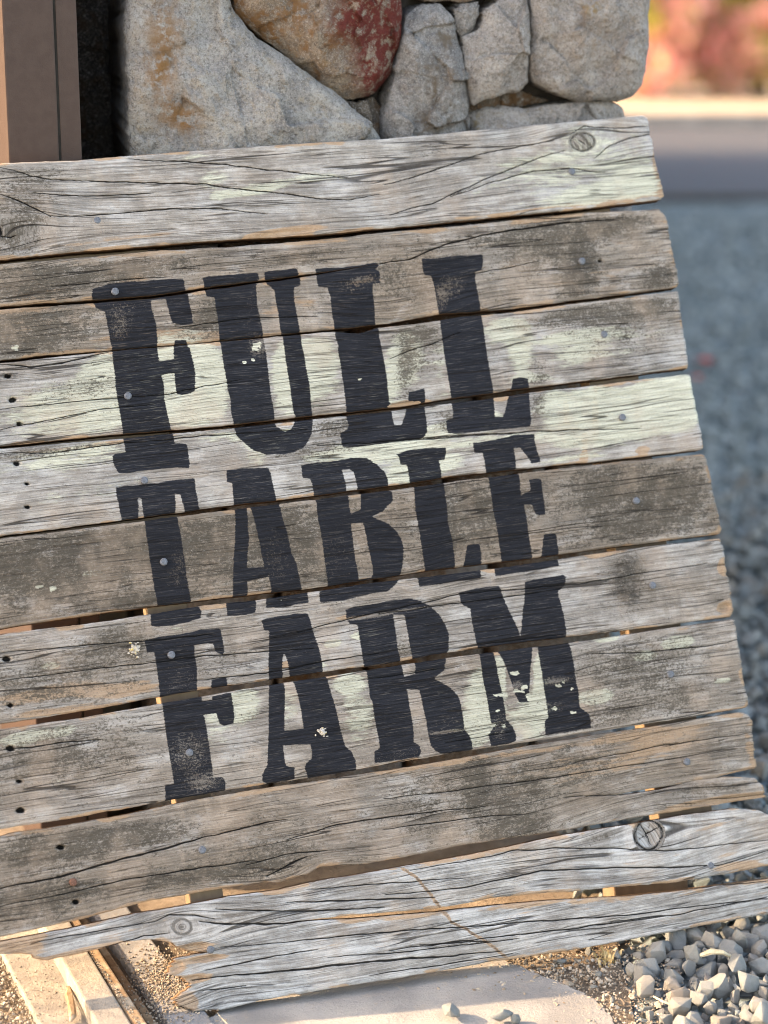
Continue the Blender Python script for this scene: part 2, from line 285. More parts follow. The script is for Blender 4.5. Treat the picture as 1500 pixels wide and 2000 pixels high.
INK += [sc(a, s_, [(80,220),(180,185),(400,155),(560,120),(740,100),(860,125),(960,180),(1060,270),(1120,370),(1160,470),(1155,640),(1130,700),(1125,760),(1110,850),(1060,890),(1000,940),(1100,990),(1190,1050),(1260,1130),(1290,1240),(1310,1380),(1320,1480),(1370,1530),(1400,1620),(1405,1690),(1250,1715),(1100,1730),(1020,1700),(970,1640),(940,1520),(915,1370),(880,1210),(850,1060),(720,1050),(740,1190),(765,1340),(790,1500),(790,1600),(850,1640),(870,1700),(850,1760),(640,1795),(385,1825),(375,1750),(385,1700),(435,1660),(420,1560),(385,1390),(370,1290),(360,1190),(330,1130),(320,1020),(300,880),(270,800),(240,600),(205,380),(120,365),(90,320)])]
HOLES += [sc(a, s_, [(575,275),(690,265),(720,400),(750,580),(775,720),(808,800),(805,890),(690,918),(670,820),(650,740),(620,580),(600,400)])]
a = (880, 1110); s_ = 5.172
INK += [sc(a, s_, [(82,250),(160,225),(330,190),(490,175),(540,320),(600,450),(660,570),(705,690),(715,600),(725,450),(745,300),(750,135),(850,110),(1000,90),(1130,65),(1165,85),(1155,170),(1085,230),(1090,290),(1110,350),(1140,470),(1165,600),(1165,680),(1190,745),(1220,850),(1245,980),(1265,1150),(1285,1220),(1300,1400),(1390,1470),(1410,1530),(1415,1610),(1250,1640),(955,1690),(945,1550),(980,1510),(970,1400),(945,1240),(925,1100),(905,980),(885,870),(875,790),(825,800),(815,930),(800,1060),(795,1200),(790,1355),(690,1360),(640,1250),(600,1120),(540,950),(480,850),(430,855),(455,950),(480,1090),(510,1220),(540,1380),(560,1530),(620,1590),(655,1680),(660,1740),(580,1775),(405,1800),(380,1680),(425,1620),(400,1540),(375,1380),(345,1220),(320,1100),(300,930),(280,830),(245,690),(215,540),(195,410),(105,360)])]

def ink_field(px, py):
    d = np.full(px.shape, -12.)
    for P in INK:
        A = np.array(P); m = (px > A[:, 0].min() - 12) & (px < A[:, 0].max() + 12) & (py > A[:, 1].min() - 12) & (py < A[:, 1].max() + 12)
        if m.any(): d[m] = np.maximum(d[m], poly_sdf(px[m], py[m], P))
    for P in HOLES:
        A = np.array(P); m = (px > A[:, 0].min() - 12) & (px < A[:, 0].max() + 12) & (py > A[:, 1].min() - 12) & (py < A[:, 1].max() + 12)
        if m.any(): d[m] = np.minimum(d[m], -poly_sdf(px[m], py[m], P))
    return np.clip(d, -12, 12)

# paint left, mildew, tan wood, stains, worn ink: (x, y, rx, ry, amount) in photo pixels
PALE = [(110,800,120,60,.75),(320,740,90,90,.9),(190,760,40,80,.8),(390,760,60,80,.9),(560,740,30,80,.8),(610,720,60,70,.95),(790,700,40,60,.9),(740,770,40,40,.6),(860,700,20,60,.4),
 (985,645,45,25,1),(1015,690,25,45,.8),(1120,680,60,30,.6),(1090,660,50,10,.7),(1030,740,40,10,.7),(1180,650,60,15,.5),(1270,650,60,15,.4),(1200,690,90,20,.4),
 (120,900,140,25,.55),(150,960,150,30,.3),(470,850,60,14,.5),(500,880,30,40,.5),(740,880,130,22,1),(790,930,60,22,.9),(860,840,40,16,.8),(850,905,60,20,.8),(700,820,20,14,.6),
 (1250,790,150,45,1),(1330,780,60,50,1),(1130,800,60,50,.5),(1180,850,120,25,.6),(980,860,80,10,.6),(1100,900,80,10,.5),(560,860,30,18,.6),(900,770,50,8,.6),(1070,770,30,30,.5),(960,820,20,25,.7),
 (230,520,20,10,.2),(600,350,120,14,.5),(420,350,40,20,.6),(1180,380,140,20,.7),(1150,300,120,80,.45),(1000,340,100,50,.35),(1240,340,60,40,.4),(430,385,30,10,.8),(500,375,40,8,.8),(370,310,40,8,.6),
 (715,1240,26,8,1.6),(97,1300,16,6,1.8),(180,1120,22,6,1.4),(650,1256,18,8,1.4),(1322,1255,26,11,1.9),(1260,1281,20,8,1.9),(1162,1361,30,12,2),(1185,1247,26,7,1.4),(1410,1330,20,6,.9),
 (430,1410,50,60,.55),(480,1370,30,40,.8),(680,1330,30,30,.9),(700,1410,40,60,.6),(560,1380,30,60,.5),(850,1330,20,40,.5),(945,1370,40,80,.95),(1040,1400,40,50,1.0),(1055,1310,14,40,1.1),(900,1440,30,40,.6),(975,1320,10,40,.9),
 (90,1430,80,16,.6),(60,1440,60,10,.6),(620,1300,20,8,1),(30,1460,40,10,.4),(1300,1110,80,40,.3),(870,1180,100,20,.35),(350,1225,30,10,.4),(100,1520,120,30,.3),(620,1400,14,50,.7)]
DARK = [(40,400,70,90,.5),(20,480,60,30,.3),(60,550,90,35,.5),(60,650,110,45,.65),(240,530,120,22,.6),(420,620,50,40,.5),(580,505,60,14,.4),(1110,450,150,22,.65),(1130,530,40,50,.55),(1290,540,30,30,.5),(1060,500,80,30,.35),(800,540,80,40,.35),
 (1180,610,150,22,.6),(810,650,40,14,.7),(790,720,16,60,.5),(830,690,40,40,.35),(1220,650,100,60,.3),(60,885,160,10,.5),(650,830,50,24,.5),(620,880,80,16,.35),(880,820,30,26,.5),(1050,770,20,60,.5),(160,760,100,24,.3),
 (150,1090,220,60,.5),(520,1060,120,70,.4),(250,1180,120,18,.3),(650,1090,20,90,.4),(900,1000,60,60,.45),(1200,950,70,40,.5),(1320,970,60,50,.4),(1240,1020,80,24,.35),(1000,980,40,60,.3),
 (100,1330,180,55,.45),(240,1250,70,30,.5),(430,1300,60,40,.25),(1225,1130,36,60,.5),(780,1270,40,30,.3),(1240,1300,120,50,.4),(1320,1370,90,40,.3),(60,1480,80,50,.35),(200,1460,100,60,.3),(1180,1400,60,30,.3),
 (200,1640,160,26,.65),(80,1660,80,40,.4),(60,1760,100,40,.5),(300,1720,160,20,.45),(500,1690,100,30,.3),(1010,1560,45,60,.75),(930,1530,22,60,.6),(1000,1640,90,30,.6),(1130,1500,60,50,.35),(850,1560,80,60,.3),(560,1640,120,40,.2),(1380,1540,60,14,.4),(700,1700,60,20,.4),
 (1170,1630,40,20,.5),(620,1900,300,20,.1),(110,340,40,16,.3),(860,290,60,20,.3)]
TANS = [(550,457,62,7,2.2),(560,449,50,5,1),(320,668,100,8,1.6),(270,655,70,8,.9),(410,662,60,8,1),(790,790,38,5,2),(870,935,60,5,1),(640,960,40,4,.8),(1105,810,7,30,.8),(1163,815,8,60,.8),(1142,862,7,20,.8),(1255,880,12,8,1.4),(1140,893,8,14,1),
 (1416,1186,13,9,2.2),(1410,1108,8,12,1.6),(120,1350,120,12,.9),(240,1350,70,10,.8),(100,1390,80,8,.8),(560,1300,60,8,.6),(1470,1445,12,45,.9),(1476,1465,8,20,1),(1440,1395,30,5,1.2),(1425,1562,85,7,2.6),(1350,1572,30,4,1.4),(690,1204,25,4,1.6),
 (30,1850,45,14,1.2),(377,1852,28,9,2.4),(400,1872,34,5,2.2),(343,1888,14,10,2.2),(375,1912,28,7,2.4),(358,1958,24,14,1.6),(170,1866,70,8,1.2),(230,1846,80,6,1),(250,860,180,4,.9),(1000,1470,300,8,.6),(1150,1500,120,30,.35),(1300,1450,90,30,.4),(260,545,30,10,.4),(560,600,60,20,.35),(700,560,40,30,.3),(150,480,200,8,.5),(60,600,60,40,.3),(110,1300,10,8,.8),(1160,395,200,5,.9),(1290,370,6,30,1),(1280,320,5,60,.7),(1050,430,60,4,.9),(1440,1690,40,8,.6),(900,1590,60,20,.25)]
STAIN = [(1222,1120,26,50,.75),(1230,1170,20,20,.7),(1137,520,24,44,.6),(955,1550,26,60,.35),(130,480,200,4,.3),(12,735,30,7,.8),(50,1180,80,12,.3),(420,295,8,22,.3),(852,300,10,60,.3),(805,300,10,70,.25)]
WEAR = [(235,640,26,24,.8),(240,600,60,20,.45),(505,680,22,26,.8),(500,600,40,60,.4),(690,560,40,20,.5),(715,545,40,8,.6),(880,560,30,26,.8),(860,590,14,24,.6),(350,1110,36,60,.55),(535,1090,30,60,.55),(650,1090,70,60,.45),(890,960,40,30,.3),
 (370,1470,50,50,.75),(360,1330,60,50,.4),(400,1530,40,20,.8),(350,1240,50,30,.3),(600,1260,60,30,.3),(600,1480,60,30,.25),(870,1410,40,24,.45),(870,1430,36,3,1.3),(715,1205,50,4,1.6),(800,1190,60,3,1.1),(1085,1330,40,10,.9),(1080,1380,40,14,.6),(975,1420,20,30,.7),(1010,1340,14,14,.9),(780,1480,70,20,.5),(950,1000,30,90,.2),(430,980,200,8,.3),(300,975,100,10,.2),(480,930,80,24,.18),(690,920,80,24,.15),(240,700,60,12,.1)]
SPOT = [(1091,1339,5,4),(1100,1333,5,3),(1012,1350,10,4),(1023,1343,6,5),(1030,1362,4,6),(1005,1315,8,5),(970,1388,5,3),(965,1416,4,3),(983,1418,4,3),(1082,1385,5,4),(1118,1392,6,3),(1115,1345,3,3),(493,704,4,3),(478,709,4,3),(498,680,5,8),(505,675,4,6),(75,1146,7,3),(103,1150,6,4),(700,742,5,2),(548,1172,2,2),(30,680,6,4),(974,1358,12,3)]
KN = [(1136,278,34,26,.95),(355,1810,26,22,1.0),(1265,1630,40,42,1.0),(-30,455,45,34,.9)]       # knots: x, y, rx, ry (grain flows round)
WARP = [(760,620,150,70,.020),(780,1100,90,60,.010),(740,1060,60,40,-.008),(680,390,160,60,.012),(60,420,120,60,-.012),(1020,330,140,50,-.010),(540,1720,90,30,.008),(330,1745,200,30,-.004),(655,1690,70,26,-.010),(1000,300,160,50,.006),(430,1920,90,60,-.012)]

CR = [ # traced cracks (polyline, half width px)
 ([(0,328),(60,345),(100,352),(200,357),(300,358),(400,362),(480,372),(560,380),(620,388),(680,392),(740,380)],1.0),
 ([(60,378),(120,384),(220,384),(300,378)],.8),([(95,423),(160,423),(230,418),(330,408),(430,408),(520,420)],.9),([(250,312),(380,318),(500,330),(600,340),(680,348)],.8),
 ([(0,380),(60,405),(100,425)],.9),([(0,462),(20,466),(30,462)],1.4),([(750,362),(800,350),(870,325),(930,305),(1000,290),(1080,275)],.9),([(760,420),(850,395),(950,350),(1050,310),(1100,295)],.8),([(1250,1610),(1263,1630),(1270,1650)],1.0),([(1263,1630),(1284,1618)],.9),([(1263,1631),(1246,1640)],.8),([(1268,1612),(1264,1630)],.6),([(1130,276),(1138,281),(1141,285)],.5),
 ([(1160,310),(1190,285),(1230,270),(1275,262)],.9),([(880,385),(950,360),(1040,335),(1110,330),(1180,338)],.8),([(1110,265),(1140,248),(1200,252),(1262,248)],.8),
 ([(740,516),(800,506),(870,478),(940,460),(1000,449),(1100,437),(1200,428)],1.6),([(350,640),(500,620),(620,618)],.7),([(840,1),(841,1)],.1),
 ([(0,712),(60,718),(120,710),(218,687)],1.2),([(0,800),(150,785),(330,770),(470,742)],.7),([(0,840),(200,800),(300,790)],.6),([(760,700),(850,668),(900,650)],.7),
 ([(620,870),(760,862),(900,853),(1040,843),(1250,838)],1.0),([(0,885),(100,885),(240,866),(420,850),(600,838)],.8),([(770,862),(870,852),(1000,846)],.8),
 ([(0,1275),(150,1262),(300,1250),(420,1240)],.8),([(0,1330),(200,1305),(420,1280),(620,1265)],.8),([(380,1330),(520,1315),(640,1290),(740,1275)],1.0),([(520,1250),(700,1205),(900,1160),(1130,1140),(1380,1100)],.8),([(740,1200),(880,1180),(1100,1150)],.8),([(900,1265),(1000,1250),(1100,1240)],.8),
 ([(0,1465),(60,1460),(120,1450),(200,1445)],1.1),([(1150,1278),(1250,1275),(1380,1262),(1440,1250)],.9),([(700,1330),(900,1300)],.5),
 ([(0,1735),(120,1712),(250,1675),(330,1655),(415,1632)],2.2),([(415,1632),(480,1615),(560,1600)],1.2),([(0,1770),(130,1745),(260,1715),(420,1692),(500,1680)],1.0),([(560,1640),(660,1610),(800,1590),(950,1575)],.9),([(520,1712),(545,1700),(580,1680),(600,1672)],1.8),([(480,1690),(560,1668),(640,1660)],.8),([(750,1560),(880,1545),(1000,1530),(1200,1500),(1440,1460)],.7),([(1120,1490),(1300,1455),(1470,1430)],.7),([(1215,1551),(1160,1553),(1080,1560)],1.0),([(750,1620),(900,1600),(1020,1590)],.8),
 ([(390,1800),(440,1804),(520,1805),(600,1798)],2.2),([(300,1800),(330,1785),(380,1788),(420,1795)],.9),([(752,1748),(900,1735),(1060,1700),(1200,1695),(1350,1692),(1400,1690),(1500,1660)],1.5),([(560,1762),(700,1758),(850,1752)],1.3),([(420,1775),(560,1780),(650,1778),(750,1770)],1.2),([(800,1700),(920,1680),(1000,1662),(1100,1655),(1200,1658),(1300,1662),(1400,1652),(1500,1640)],1.0),([(600,1736),(760,1725),(900,1715)],.7),
 ([(430,1850),(560,1840),(700,1826),(900,1810),(1040,1800),(1200,1790),(1400,1765),(1500,1755)],1.0),([(400,1895),(470,1880),(560,1862),(620,1855)],1.0),([(375,1915),(450,1905),(600,1892),(740,1876),(860,1868),(980,1858)],2.0),([(390,1935),(480,1925)],.8),([(760,1855),(900,1838),(1100,1815),(1300,1790)],1.0),([(640,1870),(800,1858),(1000,1835)],.8),([(820,1845),(960,1838),(1010,1832)],.8),([(720,1905),(860,1885),(1000,1862)],.7),([(1300,1740),(1400,1730),(1500,1720)],.6),([(1190,1800),(1330,1785),(1500,1752)],.8),([(60,1843),(180,1820),(300,1800)],.8),([(200,1850),(280,1828),(330,1822)],.8),
 ([(100,560),(250,545),(330,540)],.6),([(900,540),(1000,520),(1050,510)],.6),([(870,1450),(1000,1430)],.5)]
TRAIL = [(785,1697),(810,1712),(835,1740),(855,1768),(880,1800),(910,1815),(950,1840),(985,1868)]
NAILS = [(190,430),(225,569),(250,773),(282,938),(320,1097),(335,1279),(370,1470),(395,1660),(411,1855),(1117,335),(1137,510),(1180,653),(1216,815),(1243,978),(1275,1143),(1310,1317),(1342,1488),(1388,1690)]
NHOLES = [(14,735,7),(24,782,8),(37,828,6),(32,905,7),(53,945,5),(53,990,5),(13,1287,9),(20,1378,6),(20,1462,9),(37,1526,6),(40,1583,9),(118,1655,8),(148,1762,8),(1172,510,4)]

def gsum(px, py, L, shape=2):
    r = np.zeros(px.shape)
    for x, y, rx, ry, am in L:
        m = (abs(px - x) < rx * 2.6) & (abs(py - y) < ry * 2.6 + rx * .3)
        if not m.any(): continue
        yy = py[m] - y + (px[m] - x) * .13                 # patches follow the boards' slope
        r[m] += am * np.exp(-(((px[m] - x) / rx) ** 2 + (yy / ry) ** 2) ** 1.3 * .8)
    return r

def curve(pts): A = np.array(pts, float); return lambda x: np.interp(x, A[:, 0], A[:, 1])
THICK = .021
def plank(spec, idx, parent):
    V = []; Fc = []; AT = {k: [] for k in ('gr', 'al', 'seed', 'cool', 'tone', 'tan', 'pale', 'dark', 'stain', 'ink', 'wear', 'crack', 'cs', 'cw', 'side')}; base = 0
    for st in spec['strips']:
        T, B = curve(st['T']), curve(st['B'])
        ns = max(6, int(st.get('h', 170) / 2.05)); nx = 500 if not st.get('nx') else st['nx']
        s = np.linspace(0, 1, ns)[:, None]; t = np.linspace(0, 1, nx)[None, :]
        xlp, xrp = st['xl'], st['xr']
        xl = np.interp(s, [p[0] for p in xlp], [p[1] for p in xlp]); xr = np.interp(s, [p[0] for p in xrp], [p[1] for p in xrp])
        jag = st.get('jag', 1.0)
        xr = xr + jag * (vnoise(s * 60, 3.1 + idx, idx) * 2 + vnoise(s * 9, 9.1, idx) * 2.5); xl = xl + st.get('jagl', 0) * (vnoise(s * 50, 5.5, idx) * 14 + vnoise(s * 120, 5.5, idx + 5) * 10)
        X = xl * (1 - t) + xr * t
        wob = 1.6 * vnoise(X / 45, 7.7, idx * 3) + .9 * vnoise(X / 9, 2.2, idx * 3 + 1)
        wobB = 1.8 * vnoise(X / 40, 17.7, idx * 3) + 1.0 * vnoise(X / 8, 12.2, idx * 3 + 1)
        rT = st.get('rT'); rB = st.get('rB')
        mT = rT(X) if rT else 1.0; mB = rB(X) if rB else 1.0
        Y = (T(X) + wob * mT) * (1 - s) + (B(X) + wobB * mB) * s
        P = on_sign(X, Y); U = (P - O) @ E1; Vv = (P - O) @ E2
        # distance to edges in metres (1 px ~ .0008)
        Wd = np.abs(B(X) - T(X)) * .0008
        r = .0035
        def prof(d, m): q = np.clip(1 - d / r, 0, 1); return m * r * (1 - np.sqrt(np.clip(1 - q * q, 0, 1)))
        Lr = (xr - X) * .0008 + 0 * t; Ll = (X - xl) * .0008 + 0 * t
        H = -(prof(s * Wd, mT) + prof((1 - s) * Wd, mB) + prof(Lr, 1) + prof(Ll, 1)) * .9
        G0 = Vv.copy()
        for kx, ky, rx, ry, stt in KN:
            kp = on_sign(np.array([kx]), np.array([ky]))[0] - O; ku, kv = kp @ E1, kp @ E2; a_ = ry * .0008
            du = (U - ku) * .42; dv = Vv - kv; rr = du * du + dv * dv + 1e-9
            G0 = G0 - dv * stt * .86 * np.exp(-rr / (a_ * a_ * 3.2))
            q = np.sqrt(((X - kx) / rx) ** 2 + ((Y - ky) / ry) ** 2); inside = sstep(.78, .6, q)
            G0 = G0 * (1 - inside) + inside * (ku + (q * a_ * 1.1 if kx in (355, -30) else (U - ku) * .8 + (Vv - kv) * .5 + q * a_ * .3))
        for wx, wy, sx, sy, am in WARP: G0 = G0 + am * np.exp(-((X - wx) / sx) ** 2 - ((Y - wy) / sy) ** 2)
        G0 = G0 + .006 * fnoise(U * 2.2 + idx * 9, Vv * 4, idx + 40, 3) + .0018 * fnoise(U * 12, Vv * 9, idx + 60, 2)
        H = H + .0009 * fnoise(U * 3, G0 * 90, idx + 5, 3) + .0010 * fnoise(U * 8, G0 * 25, idx + 6, 2) + .002 * vnoise(U * 1.6, 1.5 + Vv * 3, idx + 8)
        crk = np.full(X.shape, 9.); csd = np.full(X.shape, 9.); cwd = np.zeros(X.shape)
        ylo, yhi = Y.min(), Y.max()
        for Lc, hw in CR:
            ys = [p[1] for p in Lc]; xs = [p[0] for p in Lc]
            if max(ys) < ylo - 5 or min(ys) > yhi + 5: continue
            m = (X > min(xs) - 10) & (X < max(xs) + 10) & (Y > min(ys) - 10) & (Y < max(ys) + 10)
            if not m.any(): continue
            xx = X[m]; tp = np.minimum((xx - min(xs)), (max(xs) - xx)) / (.25 * (max(xs) - min(xs)) + 1)
            wig = 3.0 * fnoise(xx / 40, 4.4, int(abs(xs[0])) + 3, 3)
            yy_ = Y[m] + wig; dd = line_dist(xx, yy_, Lc) * np.where(yy_ > np.interp(xx, xs, ys) if xs == sorted(xs) else xx > xs[0], 1, -1)
            wd_ = hw * (.12 + .58 * np.clip(tp, 0, 1)) * (1 + .8 * vnoise(xx / 13, 1.1, 77)); near = np.abs(dd) < np.abs(csd[m]); a1_ = csd[m]; a1_[near] = dd[near]; csd[m] = a1_
            a2_ = cwd[m]; a2_[near] = wd_[near]; cwd[m] = a2_
        holes = np.zeros(X.shape)
        for hx, hy, hr in NHOLES:
            m = (abs(X - hx) < 40) & (abs(Y - hy) < 20)
            if m.any():
                q = np.sqrt(((X[m] - hx) / 1.5) ** 2 + (Y[m] - hy) ** 2) - hr * .55 + 2.0 * vnoise(X[m] / 4, Y[m] / 4, 3)
                crk[m] = np.minimum(crk[m], q); holes[m] = np.maximum(holes[m], sstep(2, -2, q))
        for kx, ky, rx, ry, stt in KN:
            ang_ = np.arctan2(Y - ky, X - kx); q = np.abs(np.sqrt(((X - kx) / (rx * .66)) ** 2 + ((Y - ky) / (ry * .66)) ** 2) * (1 + .14 * vnoise(np.cos(ang_) * 2 + 9, np.sin(ang_) * 2 + 9, 11) + .05 * vnoise(np.cos(ang_) * 7 + 9, np.sin(ang_) * 7 + 9, 12)) - 1) * rx * .66
            amt = {1136: .8, 355: .1, 1265: 2.4, -30: 1.8}[kx] * (.55 + 1.1 * np.abs(vnoise(np.arctan2(Y - ky, X - kx) * 1.7, 3.3, kx)))
            if kx != 355: crk = np.minimum(crk, q - amt * (1.0 if kx != 1265 else .8))
        if spec['name'] == 'bottom':
            H = H - .004 * sstep(1.0, .75, np.sqrt(((X - 1265) / 26) ** 2 + ((Y - 1630) / 28) ** 2))
        tr = line_dist(X, Y + 3 * vnoise(X / 7, 1, 9), TRAIL) - 1.3 if spec['name'] == 'bottom' else np.full(X.shape, 9.)
        cwd = np.where(np.abs(csd) < 4.2, cwd, 0) - 1.2 * sstep(2.5, 4.2, np.abs(csd)); H = H - .0035 * np.maximum(sstep(1, -1, crk), sstep(.8, -.5, np.abs(csd) - cwd)) - .008 * holes
        pale = gsum(X, Y, PALE) + spec['pale']; dark = gsum(X, Y, DARK) + spec['dark']; tan = gsum(X, Y, TANS) + spec['tan']
        em = sstep(.012, 0, s * Wd) * mT + sstep(.008, 0, (1 - s) * Wd) * mB * 1.2 + sstep(.012, 0, Lr)
        tan = tan + em * (.12 + 2.0 * fnoise(X / 70, Y / 30, idx + 90, 4)); dark = dark - em * .3; pale = pale - em * .2
        wear = gsum(X, Y, WEAR) + .30; stain = gsum(X, Y, STAIN)
        ink = ink_field(X, Y)
        for x, y, rx, ry in SPOT:
            m = (abs(X - x) < 30) & (abs(Y - y) < 30)
            if m.any():
                q = np.sqrt(((X[m] - x) / rx) ** 2 + ((Y[m] - y) / ry) ** 2) + 1.2 * vnoise(X[m] / 4, Y[m] / 4, 5); ins = sstep(1.3, .8, q)
                ink[m] = ink[m] * (1 - ins) - 6 * ins; pale[m] += 3 * ins; dark[m] -= ins; crk[m] = np.where(ins > .5, 9, crk[m])
        tan = np.where(tr < 1, tan + 2 * sstep(2, 0, tr), tan); stain = stain + .8 * sstep(1.5, 0, tr) + .0
        kd = np.sqrt(((X - 355) / 9) ** 2 + ((Y - 1810) / 9) ** 2); stain = stain + .9 * sstep(1.2, .4, kd)
        kd = np.sqrt(((X - 1136) / 20) ** 2 + ((Y - 278) / 17) ** 2); dark = dark + .5 * sstep(1.2, .9, kd); kd = np.sqrt(((X - 1265) / 26) ** 2 + ((Y - 1630) / 26) ** 2); dark = dark + .25 * sstep(1.2, .9, kd); tan = tan - sstep(1.2, .9, kd)
        em2 = np.clip(gsum(X, Y, [q for q in TANS if q[4] >= 2]) - .9, 0, 1); H = H - .0045 * np.clip(em2, 0, 1); ink = np.where(em2 > .25, -12, ink)
        PP = P + NN * (spec['z'] + H)[..., None]
        n0 = base; nv = ns * nx; idxg = n0 + np.arange(nv).reshape(ns, nx)
        V.append(PP.reshape(-1, 3))
        q = np.stack([idxg[:-1, :-1], idxg[1:, :-1], idxg[1:, 1:], idxg[:-1, 1:]], -1).reshape(-1, 4); Fc.append(q)
        A = dict(gr=G0, al=U, seed=np.full(X.shape, idx * 7.3), cool=np.clip(spec['cool'] + .5 * fnoise(X / 160, Y / 50, idx + 30, 3) , 0, 1), tone=np.full(X.shape, spec['tone']), tan=np.clip(tan, 0, 2), pale=np.clip(pale, 0, 2), dark=np.clip(dark, 0, .82), stain=np.clip(stain, 0, 1), ink=ink, wear=np.clip(wear, 0, 1.5), crack=np.clip(crk, -4, 9), cs=np.clip(csd, -9, 9), cw=cwd, side=np.zeros(X.shape))
        for k_ in AT: AT[k_].append(A[k_].reshape(-1))
        base += nv
        # sides and back: own vertices so that the cut faces have their own look
        loop = np.concatenate([idxg[0, :], idxg[1:, -1], idxg[-1, -2::-1], idxg[-2:0:-1, 0]]) - n0
        Pl = PP.reshape(-1, 3)[loop]; inward = -NN * THICK; nl = len(loop)
        cen = 0
        V.append(Pl); V.append(Pl + inward)
        for rep in range(2):
            for k_ in AT:
                a_ = A[k_].reshape(-1)[loop].copy()
                if k_ == 'side': a_ = np.full(nl, .9)
                if k_ == 'ink': a_ = np.full(nl, -12.)
                if k_ in ('crack', 'cs'): a_ = np.full(nl, 9.)
                if k_ == 'cw': a_ = np.full(nl, -1.)
                if k_ == 'gr': a_ = a_ + rep * THICK
                AT[k_].append(a_)
        i0 = base + np.arange(nl); i1 = np.roll(i0, -1)
        Fc.append(np.stack([i0, i1, i1 + nl, i0 + nl], -1))
        bt = base + nl + np.arange(nx); bb = base + nl + (nx + ns - 1) + np.arange(nx - 1); bb = np.concatenate([[base + nl + nx + ns - 2], bb[:]])[:nx]
        Fc.append(np.stack([bt[:-1], bt[1:], bb[::-1][1:], bb[::-1][:-1]], -1))
        base += 2 * nl
    Vn = np.concatenate(V); Fn = np.concatenate(Fc)
    me = bpy.data.meshes.new('plank'); me.vertices.add(len(Vn)); me.vertices.foreach_set('co', Vn.astype(np.float32).ravel())
    me.loops.add(Fn.size); me.loops.foreach_set('vertex_index', Fn.ravel().astype(np.int32))
    me.polygons.add(len(Fn)); me.polygons.foreach_set('loop_start', np.arange(0, Fn.size, 4, dtype=np.int32))
    me.polygons.foreach_set('use_smooth', np.ones(len(Fn), bool)); me.update(calc_edges=True); me.validate()
    for k_, l in AT.items():
        at = me.attributes.new(k_, 'FLOAT', 'POINT'); at.data.foreach_set('value', np.concatenate(l).astype(np.float32))
    return link('plank', me, WOOD, parent, label=spec['label'])

XL = [(0, -140), (1, -132)]
C2u = [(-140,613),(0,598),(110,590),(230,581),(300,576),(400,561),(475,551),(560,541),(640,530),(740,515.5),(800,505.7),(900,480),(960,466),(1000,455),(1100,440),(1310,422)]
C2l = [(-140,619),(0,604),(110,596),(230,588),(300,583),(400,567),(475,557),(560,546),(640,533),(740,516),(800,506),(900,480),(960,466),(1000,455),(1100,440),(1310,422)]
C8u = [(-140,1770),(0,1735),(120,1712),(250,1675),(415,1632),(500,1618),(700,1590),(950,1570),(1100,1562),(1190,1553),(1215,1550),(1300,1536),(1400,1518),(1490,1497)]
C8l = [(-140,1770),(0,1735),(120,1712),(250,1675),(415,1632),(500,1618),(700,1590),(950,1570),(1100,1562),(1190,1553.5),(1215,1553),(1290,1542),(1360,1524),(1420,1517),(1475,1519),(1500,1532)]
C9u = [(-140,1885),(0,1864),(40,1862),(62,1864),(66,1872),(90,1876),(130,1868),(200,1852),(240,1840),(290,1834),(335,1840),(345,1850),(370,1858),(400,1860),(408,1860),(470,1838),(560,1803),(600,1796.5),(750,1782),(850,1774),(975,1752),(1100,1742),(1225,1731),(1300,1725),(1420,1707),(1500,1690),(1640,1668)]
C9l = [(330,1860),(408,1860),(470,1838),(560,1803),(600,1799),(750,1790),(850,1781),(975,1767),(1100,1756),(1225,1750),(1325,1740),(1420,1727),(1500,1717),(1640,1690)]
r8 = lambda X: sstep(1170, 1230, X); r2 = lambda X: sstep(700, 600, X); r9 = lambda X: np.maximum(sstep(570, 640, X), sstep(412, 408, X)); r9l = lambda X: sstep(570, 640, X)
